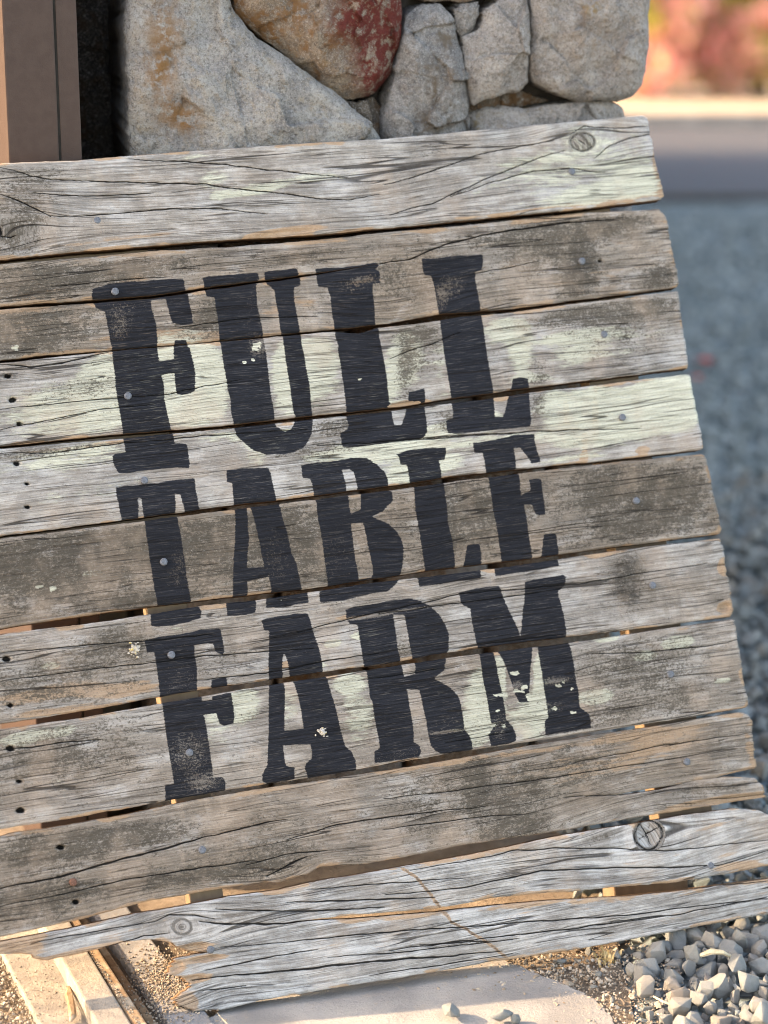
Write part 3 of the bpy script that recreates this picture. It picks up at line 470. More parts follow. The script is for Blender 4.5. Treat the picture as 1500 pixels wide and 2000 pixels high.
PL = [
 dict(name='top', z=.004, cool=.7, tone=1.0, pale=.12, dark=.12, tan=.12, label="pale grey top plank with a round knot near its right end", strips=[dict(T=[(-140,330),(0,320),(150,314),(250,305),(340,298),(560,282),(750,272),(920,256),(1100,240),(1262,225),(1300,222)],
   B=[(-140,518),(0,508),(160,492),(330,478),(475,467),(620,459),(750,446),(900,432),(1100,412),(1297,389)], xl=XL, xr=[(0,1256),(.04,1264),(.5,1278),(.96,1296),(1,1290)], h=185)]),
 dict(name='second', z=.001, cool=.15, tone=.90, pale=.10, dark=.36, tan=.32, label="brownish second plank split lengthwise by a dark crack", strips=[
   dict(T=[(-140,528),(0,515),(160,502),(300,490),(475,480),(620,468),(760,452),(900,440),(1040,425),(1150,415),(1290,407)], B=C2u, xl=XL, xr=[(0,1288),(1,1302)], h=86, rB=r2),
   dict(T=C2l, B=[(-140,715),(0,703),(100,693),(220,683),(360,672),(480,660),(600,648),(680,640),(750,632),(860,613),(1000,603),(1150,583),(1328,560)], xl=XL, xr=[(0,1302),(.96,1328),(1,1322)], h=130, rT=r2)]),
 dict(name='third', z=.003, cool=.6, tone=1.0, pale=.12, dark=.24, tan=.1, label="plank with thick flaking cream paint between the letters F U L L", strips=[dict(T=[(-140,722),(0,709),(220,686),(430,668),(650,648),(700,652),(740,640),(830,630),(900,620),(1000,610),(1150,590),(1326,568)],
   B=[(-140,882),(0,872),(230,848),(430,832),(600,813),(760,797),(900,775),(1050,755),(1200,737),(1346,718)], xl=XL, xr=[(0,1324),(1,1345)], h=165)]),
 dict(name='fourth', z=.0005, cool=.7, tone=1.02, pale=.20, dark=.20, tan=.15, label="plank with smooth cream paint on its right end, above the word TABLE", strips=[dict(T=[(-140,890),(0,876),(230,857),(430,838),(600,820),(760,803),(900,785),(1050,765),(1200,748),(1346,730)],
   B=[(-140,1063),(0,1047),(220,1018),(430,990),(610,968),(770,948),(880,930),(1050,912),(1200,898),(1376,878)], xl=XL, xr=[(0,1347),(.97,1376),(1,1370)], h=170)]),
 dict(name='fifth', z=.002, cool=.1, tone=.80, pale=.0, dark=.50, tan=.16, label="mildewed brown plank through the middle of the word TABLE", strips=[dict(T=[(-140,1068),(0,1052),(150,1034),(260,1020),(450,996),(620,975),(800,952),(1050,920),(1200,903),(1376,886)],
   B=[(-140,1250),(0,1228),(210,1196),(400,1172),(600,1150),(750,1128),(850,1112),(1000,1095),(1150,1075),(1300,1056),(1410,1043)], xl=XL, xr=[(0,1372),(.05,1379),(.95,1410),(1,1406)], h=178)]),
 dict(name='sixth', z=.0, cool=.5, tone=.94, pale=.06, dark=.25, tan=.22, label="grey plank with lichen on its left and a dark stain near its right end", strips=[dict(T=[(-140,1256),(0,1239),(200,1214),(290,1200),(400,1182),(500,1172),(700,1142),(850,1124),(1000,1106),(1150,1083),(1300,1063),(1408,1051)],
   B=[(-140,1437),(0,1415),(200,1382),(310,1361),(420,1343),(600,1316),(750,1297),(870,1275),(1000,1257),(1150,1239),(1300,1221),(1430,1204)], xl=XL, xr=[(0,1405),(.15,1414),(.6,1426),(.95,1432),(1,1428)], h=178, jag=1.6)]),
 dict(name='seventh', z=.002, cool=.35, tone=.94, pale=.12, dark=.30, tan=.08, label="plank with pale oval paint flakes through the word FARM", strips=[dict(T=[(-140,1444),(0,1425),(160,1402),(300,1377),(450,1350),(600,1327),(750,1304),(880,1284),(1000,1269),(1150,1251),(1300,1227),(1436,1208)],
   B=[(-140,1645),(0,1620),(130,1600),(300,1569),(420,1547),(600,1520),(700,1503),(900,1468),(1050,1446),(1200,1423),(1350,1401),(1463,1382)], xl=XL, xr=[(0,1434),(.97,1462),(1,1458)], h=190)]),
 dict(name='eighth', z=.001, cool=.12, tone=.87, pale=.04, dark=.33, tan=.28, label="unlettered brown plank under the lettering, split open at its right end", strips=[
   dict(T=[(-140,1662),(0,1634),(20,1627),(130,1611),(250,1590),(400,1558),(550,1534),(700,1513),(850,1489),(1000,1462),(1150,1437),(1300,1415),(1440,1392),(1470,1391)], B=C8u, xl=XL, xr=[(0,1455),(.1,1470),(.4,1472),(1,1478)], h=110, rB=r8, jag=1.8),
   dict(T=C8l, B=[(-140,1865),(0,1830),(150,1798),(290,1760),(450,1733),(520,1722),(545,1724),(600,1708),(625,1693),(660,1690),(700,1690),(760,1680),(900,1652),(1050,1630),(1215,1602),(1300,1588),(1400,1572),(1497,1557)], xl=XL, xr=[(0,1478),(.3,1494),(1,1497)], h=110, rT=r8, jag=1.8)]),
 dict(name='bottom', z=.004, cool=.92, tone=1.0, pale=.0, dark=.02, tan=.33, label="broken silver-grey bottom plank, split along its length by a long gap", strips=[
   dict(T=[(-140,1868),(0,1840),(40,1832),(150,1810),(265,1784),(350,1770),(450,1750),(545,1737),(640,1717),(750,1699),(900,1672),(1000,1652),(1100,1630),(1240,1608),(1340,1591),(1435,1579),(1480,1583),(1500,1592),(1640,1596)], B=C9u, xl=XL, xr=[(0,1610),(1,1626)], h=110, nx=560, rB=r9),
   dict(T=C9l, B=[(330,1990),(370,1978),(415,1972),(430,1974),(500,1956),(560,1945),(700,1922),(767,1912),(950,1880),(1050,1866),(1200,1841),(1350,1812),(1500,1785),(1640,1762)],
     xl=[(0,405),(.05,372),(.10,342),(.2,334),(.32,330),(.39,352),(.5,369),(.58,371),(.72,340),(.81,342),(.87,353),(1,384)], xr=[(0,1620),(1,1640)], h=180, nx=560, rT=r9l, jagl=.8)]),
]
cbase = on_ground(np.array([700]), np.array([1925]))[0]
sign = empty('wooden_sign', tuple(cbase), label="weathered grey plank sign painted FULL TABLE FARM, leaning on the stone pillar", category="sign")
for i_, sp in enumerate(PL): plank(sp, i_ + 1, sign)

# nail heads
galv = simple("galvanised_nail", (.09, .10, .115), (.20, .22, .25), 900, .0006, .6, (.09, .09, .09), 500, .4, .3)
rusty = simple("rusty_nail", (.10, .05, .035), (.20, .10, .07), 700, .0004, .8)
def nail_mesh(r):
    bm = bmesh.new(); N = 16; rings = [(0, .0012), (.5, .0012), (.88, .0010), (1, .0003), (1.0, -.003)]
    vs_ = []
    for q, h in rings:
        if q == 0: vs_.append([bm.verts.new((0, 0, h))]); continue
        vs_.append([bm.verts.new((math.cos(a) * r * q * (1 + .04 * math.sin(3 * a)), math.sin(a) * r * q, h)) for a in [2 * math.pi * i / N for i in range(N)]])
    for i in range(N): bm.faces.new((vs_[0][0], vs_[1][i], vs_[1][(i + 1) % N]))
    for a_, b_ in zip(vs_[1:-1], vs_[2:]):
        for i in range(N): bm.faces.new((a_[i], b_[i], b_[(i + 1) % N], a_[(i + 1) % N]))
    return bm_mesh('nail', bm, True)
nm1 = nail_mesh(.0056); nm1.materials.append(galv); nm2 = nail_mesh(.0056); nm2.materials.append(rusty)
rotm = Matrix((tuple(E1), tuple(E2), tuple(NN))).transposed().to_4x4()
for i, (x, y) in enumerate(NAILS + [(143, 1723)]):
    p = on_sign(np.array([x]), np.array([y]), .0045)[0]
    o = bpy.data.objects.new('nail', nm2 if (x, y) == (143, 1723) else nm1); C.objects.link(o)
    tilt = Matrix.Rotation(random.uniform(-.12, .12), 4, 'X') @ Matrix.Rotation(random.uniform(0, 6), 4, 'Z')
    o.parent = sign; o.matrix_parent_inverse = Matrix.Translation(-sign.location); o.matrix_basis = Matrix.Translation(Vector(p)) @ rotm @ tilt
    if (x, y) == (143, 1723): o['label'] = "rusty brown nail head at the lower left"

# battens behind the planks
raw = NM("raw_lumber", .8, .2); p = raw.scale(raw.obj(), (1, 1, 1)); rn = raw.noise(raw.scale(raw.obj(), (60, 60, 6)), 1, 6, .65)
raw.col(raw.mix(rn, (.13, .09, .06), (.30, .22, .145))).nrm(raw.bump(rn, .001)); RAW = raw.m
def batten(pts_px, depth, back):
    q = [Vector(on_sign(np.array([x]), np.array([y]), -THICK - .004 - back)[0]) for x, y in pts_px]
    bm = prism(q, -Vector(NN) * depth, .002); return link('batten', bm_mesh('batten', bm), RAW, sign)
batten([(-90,365),(272,338),(352,1036),(-90,1100)], .03, 0)
batten([(268,1060),(350,1050),(450,1860),(384,1850)], .038, 0)
batten([(1072,262),(1165,250),(1408,1680),(1302,1695)], .038, 0)
q = [Vector(on_sign(np.array([x]), np.array([y]), -.09)[0]) for x, y in ((1195,1690),(1340,1668),(1350,1800),(1205,1822))]
link('batten', bm_mesh('batten', prism(q, -Vector(NN) * .05, .003)), RAW, sign, label="short block behind the gap in the bottom plank")

# lichen rosettes on the sign
lich = simple("lichen", (.42, .38, .32), (.66, .62, .55), 400, .001, .95, (.55, .42, .12), 200)
def lichen(x, y, r, n, label):
    bm = bmesh.new()
    for i in range(n):
        a = random.uniform(0, 6.28); q = r * abs(random.gauss(0, .55)); 
        px, py = x + math.cos(a) * q, y + math.sin(a) * q * .85
        p = Vector(on_sign(np.array([px]), np.array([py]), .0055 + random.random() * .004)[0])
        m = bmesh.ops.create_icosphere(bm, subdivisions=1, radius=random.uniform(.0009, .0024))['verts']
        sx = Vector((random.uniform(.6, 1.7), random.uniform(.6, 1.5), random.uniform(.5, 1)))
        for v in m: v.co = Vector((v.co.x * sx.x, v.co.y * sx.y, v.co.z * sx.z)) * random.uniform(.8, 1.2) + p
    link('lichen', bm_mesh('lichen', bm), lich, sign, label=label)
lichen(262, 1268, 15, 90, "pale crusty lichen left of the F of FARM"); lichen(630, 1430, 12, 55, "small grey lichen on the A of FARM")

# ------------------------------------------------------------------ stone pillar
hx = E1[0], E1[1]; hl = math.hypot(*hx); PD = np.array([hx[0] / hl, hx[1] / hl, 0]); PN = np.array([PD[1], -PD[0], 0])   # along the face, out of it
top_back = on_sign(np.array([300., 700., 1262.]), np.array([300., 275., 225.])) - NN * .05
off = min((p_ @ PN) for p_ in top_back) - .012
P0 = PN * off
def on_wall(px, py, o=0): return on_plane(np.asarray(px, float), np.asarray(py, float), P0 + PN * o, PN)

def stone_mat(name, a, b, c, stain, scov=.5, speck=(.08, .075, .07), sc_=22):
    k = NM(name, .88, .25); p = k.obj()
    n1 = k.noise(p, sc_, 8, .68); n2 = k.noise(p, sc_ * 9, 6, .75); n3 = k.noise(k.scale(p, (1, 1, .6)), 7, 5, .6); n4 = k.noise(p, sc_ * 3.2, 7, .7)
    base = k.mix(k.sramp(n1, .35, .65), a, b); base = k.mix(k.math('MULTIPLY', k.sramp(n4, .5, .68), .7), base, c)
    n5 = k.noise(p, sc_ * 22, 3, .7); base = k.mix(k.math('MULTIPLY', k.sramp(n2, .50, .64), .6), base, speck); base = k.mix(k.math('MULTIPLY', k.sramp(n5, .55, .68), .5), base, (.06, .055, .05)); base = k.mix(k.math('MULTIPLY', k.sramp(n5, .45, .34), .5), base, (.62, .60, .57)); base = k.mix(k.math('MULTIPLY', k.sramp(n2, .46, .34), .45), base, (.55, .53, .5))
    st = k.math('MULTIPLY', k.sramp(n3, .62 - .2 * scov, .70 - .2 * scov), k.sramp(n4, .42, .56)); base = k.mix(st, base, stain)
    mc = k.attr('blush'); base = k.mix(k.math('MULTIPLY', mc, k.sramp(n4, .36, .54)), base, k.mix(n2, k_blush[0], k_blush[1]))
    k.col(base); h = k.math('ADD', k.math('MULTIPLY', n1, 1.5), k.math('ADD', k.math('MULTIPLY', n4, .8), k.math('MULTIPLY', n2, .35)))
    wv = k.n('ShaderNodeVectorMath', operation='ADD'); k.put(wv.inputs[0], p); wz = k.n('ShaderNodeVectorMath', operation='SCALE'); k.put(wz.inputs[0], k.noise(p, 30, 4, .6, True)); wz.inputs['Scale'].default_value = .03; k.put(wv.inputs[1], wz.outputs[0])
    cv = k.n('ShaderNodeSeparateColor'); k.put(cv.inputs[0], k.vor(wv.outputs[0], 42, 'F1', 'Color')); b1 = k.bump(k.math('MULTIPLY', cv.outputs[0], 1.), .0022, .8)
    k.nrm(k.bump(h, .012, 1.0, b1)); return k.m
k_blush = ((.20, .10, .04), (.34, .19, .08)); granite = stone_mat("pale_granite", (.27, .265, .26), (.44, .43, .40), (.38, .32, .24), (.30, .20, .10), .15)
k_blush = ((.075, .013, .011), (.22, .05, .038)); rust = stone_mat("rusty_sandstone", (.22, .17, .13), (.36, .29, .22), (.36, .24, .12), (.24, .13, .06), .6)
k_blush = ((.20, .10, .04), (.34, .19, .08)); greys = stone_mat("grey_fieldstone", (.19, .185, .18), (.36, .35, .335), (.26, .215, .185), (.16, .13, .10), .3)
warm = stone_mat("warm_fieldstone", (.28, .255, .235), (.45, .42, .39), (.38, .31, .24), (.32, .24, .14), .2)
shade_st = stone_mat("shade_dark_stone", (.022, .017, .014), (.05, .04, .032), (.07, .045, .025), (.06, .035, .018), .7)  # near-black: the deep shade of the post gap is put into this colour
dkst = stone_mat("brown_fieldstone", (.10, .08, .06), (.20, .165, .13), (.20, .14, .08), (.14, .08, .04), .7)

pbase = on_wall([760], [1000])[0]; pillar = empty('stone_pillar', (float(pbase[0]), float(pbase[1]) + .2, 0), label="dry-stacked fieldstone pillar behind the top edge of the plank sign", category="pillar")
def stone(poly, mat, proud=.0, bulge=.02, depth=.16, lump=.006, seed=0, label=None, blush=None, ed=.012, pxs=True, wedge=(0, 0)):
    A = np.array(poly, float)
    if pxs: A3 = on_wall(A[:, 0], A[:, 1]); A = np.stack([(A3 - P0) @ PD, A3[:, 2]], -1)
    # resample outline
    seg = np.roll(A, -1, 0) - A; L = np.hypot(*seg.T); cum = np.concatenate([[0], np.cumsum(L)]); N = 200 if pxs else 80
    t = np.linspace(0, cum[-1], N, endpoint=False); Q = np.stack([np.interp(t, cum, np.append(A[:, k], A[0, k])) for k in (0, 1)], -1)
    for _ in range(1): Q = Q * .5 + (np.roll(Q, 1, 0) + np.roll(Q, -1, 0)) * .25
    cen = Q.mean(0); dirn = Q - cen; dl = np.hypot(*dirn.T)[:, None]
    ang = np.arange(N)
    Q = Q + dirn / dl * (fnoise(Q[:, 0] * 40 + seed, Q[:, 1] * 40, seed, 3) * .006)[:, None]
    K = 64 if pxs else 24; ks = np.linspace(1, 0, K + 1) ** .85; ks = ks[:-1]
    R2 = cen + (Q - cen)[None] * ks[:, None, None]           # K,N,2
    d = np.maximum(poly_sdf(R2[..., 0], R2[..., 1], Q), 0)
    def hgt(u, v, d):
        fac = np.maximum.reduce([u * 0 - .2 * 1, 0 * u])
        e_ = ed * .55 * (1 + .9 * fnoise(u * 22, v * 22, seed + 11, 2)); rs = np.random.RandomState(seed + 70); fc = 1e3
        for q_ in range(7):                                  # split faces: the lowest of several tilted planes
            a0 = rs.uniform(0, 6.28); sl_ = rs.uniform(.05, .42); o0 = rs.uniform(.000, .012)
            fc = np.minimum(fc, o0 + sl_ * (.05 + ((u - cen[0]) * math.cos(a0) + (v - cen[1]) * math.sin(a0)) * .9))
        best = np.full(np.shape(u), 1e9); ff_ = np.zeros(np.shape(u)); uw = u + .010 * fnoise(u * 18, v * 18, seed + 31, 3); vw = v + .010 * fnoise(u * 18, v * 18, seed + 37, 3)
        for q_ in range(26):                                 # conchoidal chips: small tilted facets
            fu = cen[0] + rs.uniform(-1, 1) * .17; fv = cen[1] + rs.uniform(-1, 1) * .17; tx, ty, hh_ = rs.uniform(-.16, .16), rs.uniform(-.16, .16), rs.uniform(-.0025, .0025)
            dd_ = (uw - fu) ** 2 + (vw - fv) ** 2; nn_ = dd_ < best; best = np.where(nn_, dd_, best); ff_ = np.where(nn_, np.clip(hh_ + tx * (u - fu) + ty * (v - fv), -.007, .007), ff_)
        return ff_ + proud + bulge * .42 * (1 - np.exp(-(d / np.maximum(e_, .002)) ** 1.3)) + np.clip(fc, -.03, .03) * .8 + lump * 1.3 * np.abs(fnoise(u * 11 + seed * 3.1, v * 11, seed + 2, 3)) * np.clip(d / .02, 0, 1) + lump * .6 * fnoise(u * 34, v * 34, seed + 5, 3) + .0016 * fnoise(u * 120, v * 120, seed + 8, 2) + wedge[0] * (u - cen[0]) + wedge[1] * (v - cen[1])
    Hh = hgt(R2[..., 0], R2[..., 1], d)
    Hh = Hh + .0009 * fnoise(R2[..., 0] * 260, R2[..., 1] * 260, seed + 9, 2); P3 = P0 + R2[..., :1] * PD + R2[..., 1:] * np.array([0, 0, 1.]) + Hh[..., None] * PN
    V = [P3.reshape(-1, 3)]; bl = [np.zeros(K * N)]
    if blush is not None:
        pxx, pyy = proj(P3.reshape(-1, 3)); bl = [np.clip(sum(am * np.exp(-((pxx - x) / rx) ** 2 - ((pyy - y) / ry) ** 2) for x, y, rx, ry, am in blush), 0, 1)]
    ch = hgt(cen[:1], cen[1:], np.array([d.max()])); V.append((P0 + cen[0] * PD + cen[1] * np.array([0, 0, 1.]) + ch[0] * PN)[None]); bl.append([bl[0][-1]])
    for j, (dz, shr) in enumerate(((.010, 1.004), (.05, .985), (depth, .86), (depth, .0))):
        q = cen + (Q - cen) * shr + (rng.normal(0, .0012, Q.shape) if 0 < shr else 0)
        hb = Hh[0] - dz + fnoise(Q[:, 0] * 30, Q[:, 1] * 30, seed + 3, 2) * .004 * (dz > .02)
        V.append(P0 + q[:, :1] * PD + q[:, 1:] * np.array([0, 0, 1.]) + hb[:, None] * PN); bl.append(bl[0][:N])
    F_ = []; idg = np.arange(K * N).reshape(K, N); r = np.roll
    for k in range(K - 1):
        a_, b_ = idg[k], idg[k + 1]; F_ += list(zip(a_, r(a_, -1), r(b_, -1), b_))
    cidx = K * N; a_ = idg[-1]; F_ += list(zip(a_, r(a_, -1), [cidx] * N))
    prev = idg[0]
    for j in range(4):
        nx_ = cidx + 1 + j * N + np.arange(N); F_ += list(zip(r(prev, -1), prev, nx_, r(nx_, -1))); prev = nx_
    # orientation: ensure outward
    me = mesh('stone', np.concatenate(V), F_, True, {'blush': np.concatenate([np.asarray(b, float) for b in bl])})
    bm = bmesh.new(); bm.from_mesh(me); bmesh.ops.remove_doubles(bm, verts=bm.verts, dist=1e-6); bmesh.ops.recalc_face_normals(bm, faces=bm.faces); bm.to_mesh(me); bm.free()
    kw = {'label': label} if label else {}
    return link('stone', me, mat, pillar, **kw)
stone([(250,-60),(248,100),(252,250),(262,330),(300,440),(560,470),(770,400),(740,272),(715,238),(655,185),(590,135),(520,85),(490,60),(455,20),(430,-60)], granite, .01, .03, .30, .008, 1, "large pale granite stone with a sloping right edge and rusty specks", [(320,60,40,60,.8),(320,130,26,40,.7),(340,220,40,36,.9),(300,160,26,30,.5),(370,240,20,20,.7)], wedge=(.0, .05))
stone([(440,-90),(452,-10),(468,30),(520,75),(560,108),(610,152),(650,190),(698,199),(742,183),(768,150),(778,90),(783,30),(770,-80)], rust, .0, .05, .24, .012, 2, "orange-brown stone blushed dark red on its right side", [(735,15,80,60,1),(725,120,36,60,1),(765,90,36,90,1),(745,165,30,40,1),(680,50,40,30,.7)], ed=.03, wedge=(.05, .12))
stone([(668,196),(700,202),(742,190),(756,215),(748,300),(730,300),(716,236)], dkst, -.03, .012, .15, .004, 3)
stone([(744,330),(748,240),(760,180),(772,150),(780,90),(797,32),(820,12),(862,9),(888,38),(896,85),(910,150),(918,250),(925,330)], greys, .004, .028, .2, .006, 4, "tall tapering grey stone standing on end", ed=.016)
stone([(886,18),(905,7),(934,4),(937,28),(924,58),(905,72),(893,55)], greys, -.006, .014, .12, .004, 5, ed=.01)
stone([(903,72),(925,65),(938,50),(942,20),(965,4),(1000,-14),(1026,-10),(1028,90),(1031,162),(1012,182),(950,190),(922,206),(912,175),(905,110)], warm, .006, .016, .18, .005, 6, ed=.009)
stone([(1036,-70),(1034,60),(1031,110),(1040,160),(1072,180),(1130,199),(1190,197),(1240,190),(1256,160),(1259,60),(1264,-70)], warm, .012, .026, .26, .007, 7, "big squarish pale stone at the pillar's upper right corner", [(1150,60,60,60,.25)], ed=.012)
stone([(918,340),(925,250),(922,226),(960,208),(1040,212),(1120,200),(1190,198),(1222,210),(1240,240),(1242,340)], warm, -.012, .022, .2, .006, 8, ed=.014)
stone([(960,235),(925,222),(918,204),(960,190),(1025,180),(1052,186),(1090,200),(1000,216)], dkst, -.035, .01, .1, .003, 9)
stone([(815,-90),(812,-4),(850,3),(905,2),(945,-2),(1010,-22),(1015,-90)], rust, -.01, .02, .18, .006, 10, ed=.012)
stone([(120,-80),(120,120),(120,440),(300,440),(296,250),(292,100),(294,-80)], shade_st, -.30, .02, .10, .012, 11, "stone set back in the gap beside the metal post, coloured near-black for shade", ed=.03)
# stones of the pillar below, behind the sign (seen only through the gaps)
lz = on_wall([700], [430])[0][2]; u0 = float((on_wall([256], [200])[0] - P0) @ PD); u1 = float((on_wall([1256], [200])[0] - P0) @ PD)
row = 0; zc = lz; up = float(on_wall([700], [-80])[0][2]) + .44; seq = []
while zc > .02 or up is not None:
    if zc <= .02: zc, up, zstop = up, None, up - .44
    elif up is None and zc - .09 < zstop: break
    hh = random.uniform(.11, .17) if up is not None else .1466; zt, zb = zc, max(zc - hh, -.02); u = u0 + random.uniform(-.01, .01)
    while u < u1 - .03:
        ww = min(random.uniform(.14, .27), u1 - u); 
        if u1 - u - ww < .07: ww = u1 - u
        g_ = .006; j = lambda: random.uniform(-.008, .008)
        stone([(u + g_ + j(), zt - g_), (u + ww * .5, zt - g_ + j()), (u + ww - g_ + j(), zt - g_ + j()), (u + ww - g_, (zt + zb) / 2 + j()), (u + ww - g_ + j(), zb + g_), (u + ww * .4, zb + g_ + j()), (u + g_ + j(), zb + g_ + j()), (u + g_, (zt + zb) / 2 + j())],
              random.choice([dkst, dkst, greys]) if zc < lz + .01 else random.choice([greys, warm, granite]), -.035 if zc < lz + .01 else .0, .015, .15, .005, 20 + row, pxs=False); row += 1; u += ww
    zc = zb - .0 if zb > 0 else -1
    if up is None and zc < 0: break
core = simple("joint_shade_core", (.05, .045, .04), (.09, .08, .07), 30, .004, .95)  # added dark block; shade between the dry-laid stones is put into its colour
ztop = float(on_wall([700], [-80])[0][2])
def wallpt(u, o, z): return Vector(P0 + PD * u + PN * o + np.array([0, 0, z]))
link('dark_core', bm_mesh('dark_core', prism([wallpt(u0 + .03, -.06, -.02), wallpt(u1 - .03, -.06, -.02), wallpt(u1 - .03, -.06, ztop + .40), wallpt(u0 + .03, -.06, ztop + .40)], -Vector(PN) * .3)), core, pillar)

# ------------------------------------------------------------------ brown metal post
pk = NM("brown_painted_metal", .45, .4); pn = pk.noise(pk.obj(), 60, 5, .6)
pk.col(pk.mix(pk.sramp(pn, .3, .7), (.046, .026, .020), (.056, .034, .027))).nrm(pk.bump(pk.noise(pk.obj(), 500, 3, .6), .0004)); PM = pk.m
def uof(px): return float((on_wall([px], [160])[0] - P0) @ PD)
ub = [uof(x) for x in (5, 106, 108, 149)]
post = empty('metal_post', tuple(wallpt(ub[1], 0, 0)), label="brown painted metal post left of the stone pillar", category="post")
def wbox(name, ua, ubb, oa, ob, z0, z1, m, par, bev=.0, **kw):
    bm = prism([wallpt(ua, oa, z0), wallpt(ubb, oa, z0), wallpt(ubb, oa, z1), wallpt(ua, oa, z1)], Vector(PN) * (ob - oa), bev); return link(name, bm_mesh(name, bm), m, par, **kw)
wbox('post_body', ub[0], ub[1] - .0015, .03, -.48, 0, 3.0, PM, post, .003)  # body carried far back, out of view, to block sun from the gap
wbox('post_seam', ub[1] - .003, ub[2] + .002, .026, -.08, 0, 3.0, simple("dark_seam", (.02, .018, .015), (.03, .028, .024), 50, 0), post)  # dark strip along the line between body and flange
wbox('post_flange', ub[2] + .0005, ub[3], .027, -.06, 0, 3.0, PM, post, .0015)

# ------------------------------------------------------------------ the building the post and pillar belong to (its side runs back from them)
stuc = simple("beige_stucco", (.42, .36, .28), (.50, .43, .34), 90, .003, .9); roofm = simple("brown_roofing", (.09, .06, .05), (.14, .10, .08), 40, .004)
bld = empty('building', (-2.6, 6, 0), label="long stucco building standing behind the metal post", category="building")
def box(name, x0, x1, y0, y1, z0, z1, m, par=None, bev=0, **kw):
    bm = prism([(x0, y0, z1), (x1, y0, z1), (x1, y1, z1), (x0, y1, z1)], (0, 0, z0 - z1), bev); return link(name, bm_mesh(name, bm), m, par, **kw)
BX = .10
box('wall', -6, BX, 3.85, 16.2, -.02, 3.6, stuc, bld)
q0 = [(-.74, float(wallpt(ub[1], -.49, 0)[1]) + .02, 3.0), (-.62, float(wallpt(ub[1], -.49, 0)[1]) + .05, 3.0)]
link('wall', bm_mesh('wall', prism([q0[0], q0[1], (q0[1][0], 3.849, 3.0), (q0[0][0], 3.849, 3.0)], (0, 0, -3.02))), stuc, bld)  # unseen return wall, added to stop sun leaking in behind the post
box('roof', -6.3, BX + .25, 3.8, 16.5, 3.602, 3.8, roofm, bld, .01)
wnd = simple("window_frame_paint", (.6, .58, .52), (.66, .64, .58), 30, 0, .5)
gl = NM("window_glass", .08, .6); gl.col((.03, .04, .05)); 
for yy in (7, 10, 13):
    fr = box('window', BX - .03, BX + .04, yy, yy + 1.2, 1.0, 2.2, wnd, bld); pn_ = box('pane', BX + .041, BX + .046, yy + .07, yy + 1.13, 1.07, 2.13, gl.m); pn_.parent = fr; pn_.matrix_parent_inverse = fr.matrix_world.inverted() @ Matrix.Translation(-bld.location) if False else Matrix.Identity(4)
    pn_.matrix_parent_inverse = Matrix.Identity(4)

# ------------------------------------------------------------------ ground
dk = NM("dry_dirt", .95, .15); p = dk.pos(); n1 = dk.noise(p, 9, 8, .65); n2 = dk.noise(p, 90, 8, .75); n3 = dk.noise(p, 420, 5, .7)
c = dk.mix(dk.sramp(n1, .35, .65), (.22, .17, .125), (.34, .275, .21)); c = dk.mix(dk.math('MULTIPLY', dk.sramp(n2, .5, .66), .6), c, (.13, .10, .075)); c = dk.mix(dk.math('MULTIPLY', dk.sramp(n3, .56, .68), .5), c, (.55, .48, .38))
dk.col(c).nrm(dk.bump(dk.math('ADD', dk.math('MULTIPLY', n2, 1.), dk.math('MULTIPLY', n3, .4)), .008)); DIRT = dk.m
gk = NM("gravel_ground", .92, .2); p = gk.pos(); v1 = gk.vor(p, 26, 'F1', 'Color'); vd = gk.vor(p, 26, 'DISTANCE_TO_EDGE'); n1 = gk.noise(p, 2.0, 5, .6); n2 = gk.noise(p, 60, 6, .7)
sep = gk.n('ShaderNodeSeparateColor'); gk.put(sep.inputs[0], v1); c = gk.mix(sep.outputs[0], (.17, .23, .245), (.44, .51, .51)); c = gk.mix(gk.math('MULTIPLY', n2, .5), c, (.28, .34, .35)); c = gk.mix(gk.sramp(vd, .12, .02), c, (.07, .075, .075)); c = gk.mix(gk.math('MULTIPLY', gk.sramp(n1, .4, .7), .3), c, (.16, .20, .22))
gk.col(c).nrm(gk.bump(gk.sramp(vd, 0, .4), .02)); GRAV = gk.m
ak = NM("asphalt", .9, .25); p = ak.pos(); n1 = ak.noise(p, 1.2, 6, .6); n2 = ak.noise(p, 220, 4, .7)
ak.col(ak.mix(n2, ak.mix(n1, (.040, .047, .060), (.056, .062, .074)), (.12, .12, .125))).nrm(ak.bump(n2, .004)); ASPH = ak.m
pale_dirt = simple("pale_verge_dirt", (.44, .35, .25), (.56, .46, .34), 6, .004, .95)
conc = NM("concrete", .85, .25); p = conc.pos(); n1 = conc.noise(p, 6, 7, .6); n2 = conc.noise(p, 160, 6, .75); n4 = conc.noise(p, 26, 8, .72)
cc = conc.mix(conc.sramp(n1, .35, .65), (.24, .23, .215), (.36, .34, .31)); cc = conc.mix(conc.math('MULTIPLY', conc.sramp(n2, .54, .7), .35), cc, (.18, .165, .15)); cc = conc.mix(conc.math('MULTIPLY', conc.sramp(n4, .55, .68), .45), cc, (.40, .33, .25))
conc.col(cc).nrm(conc.bump(conc.math('ADD', n2, n4), .0025)); CONC = conc.m

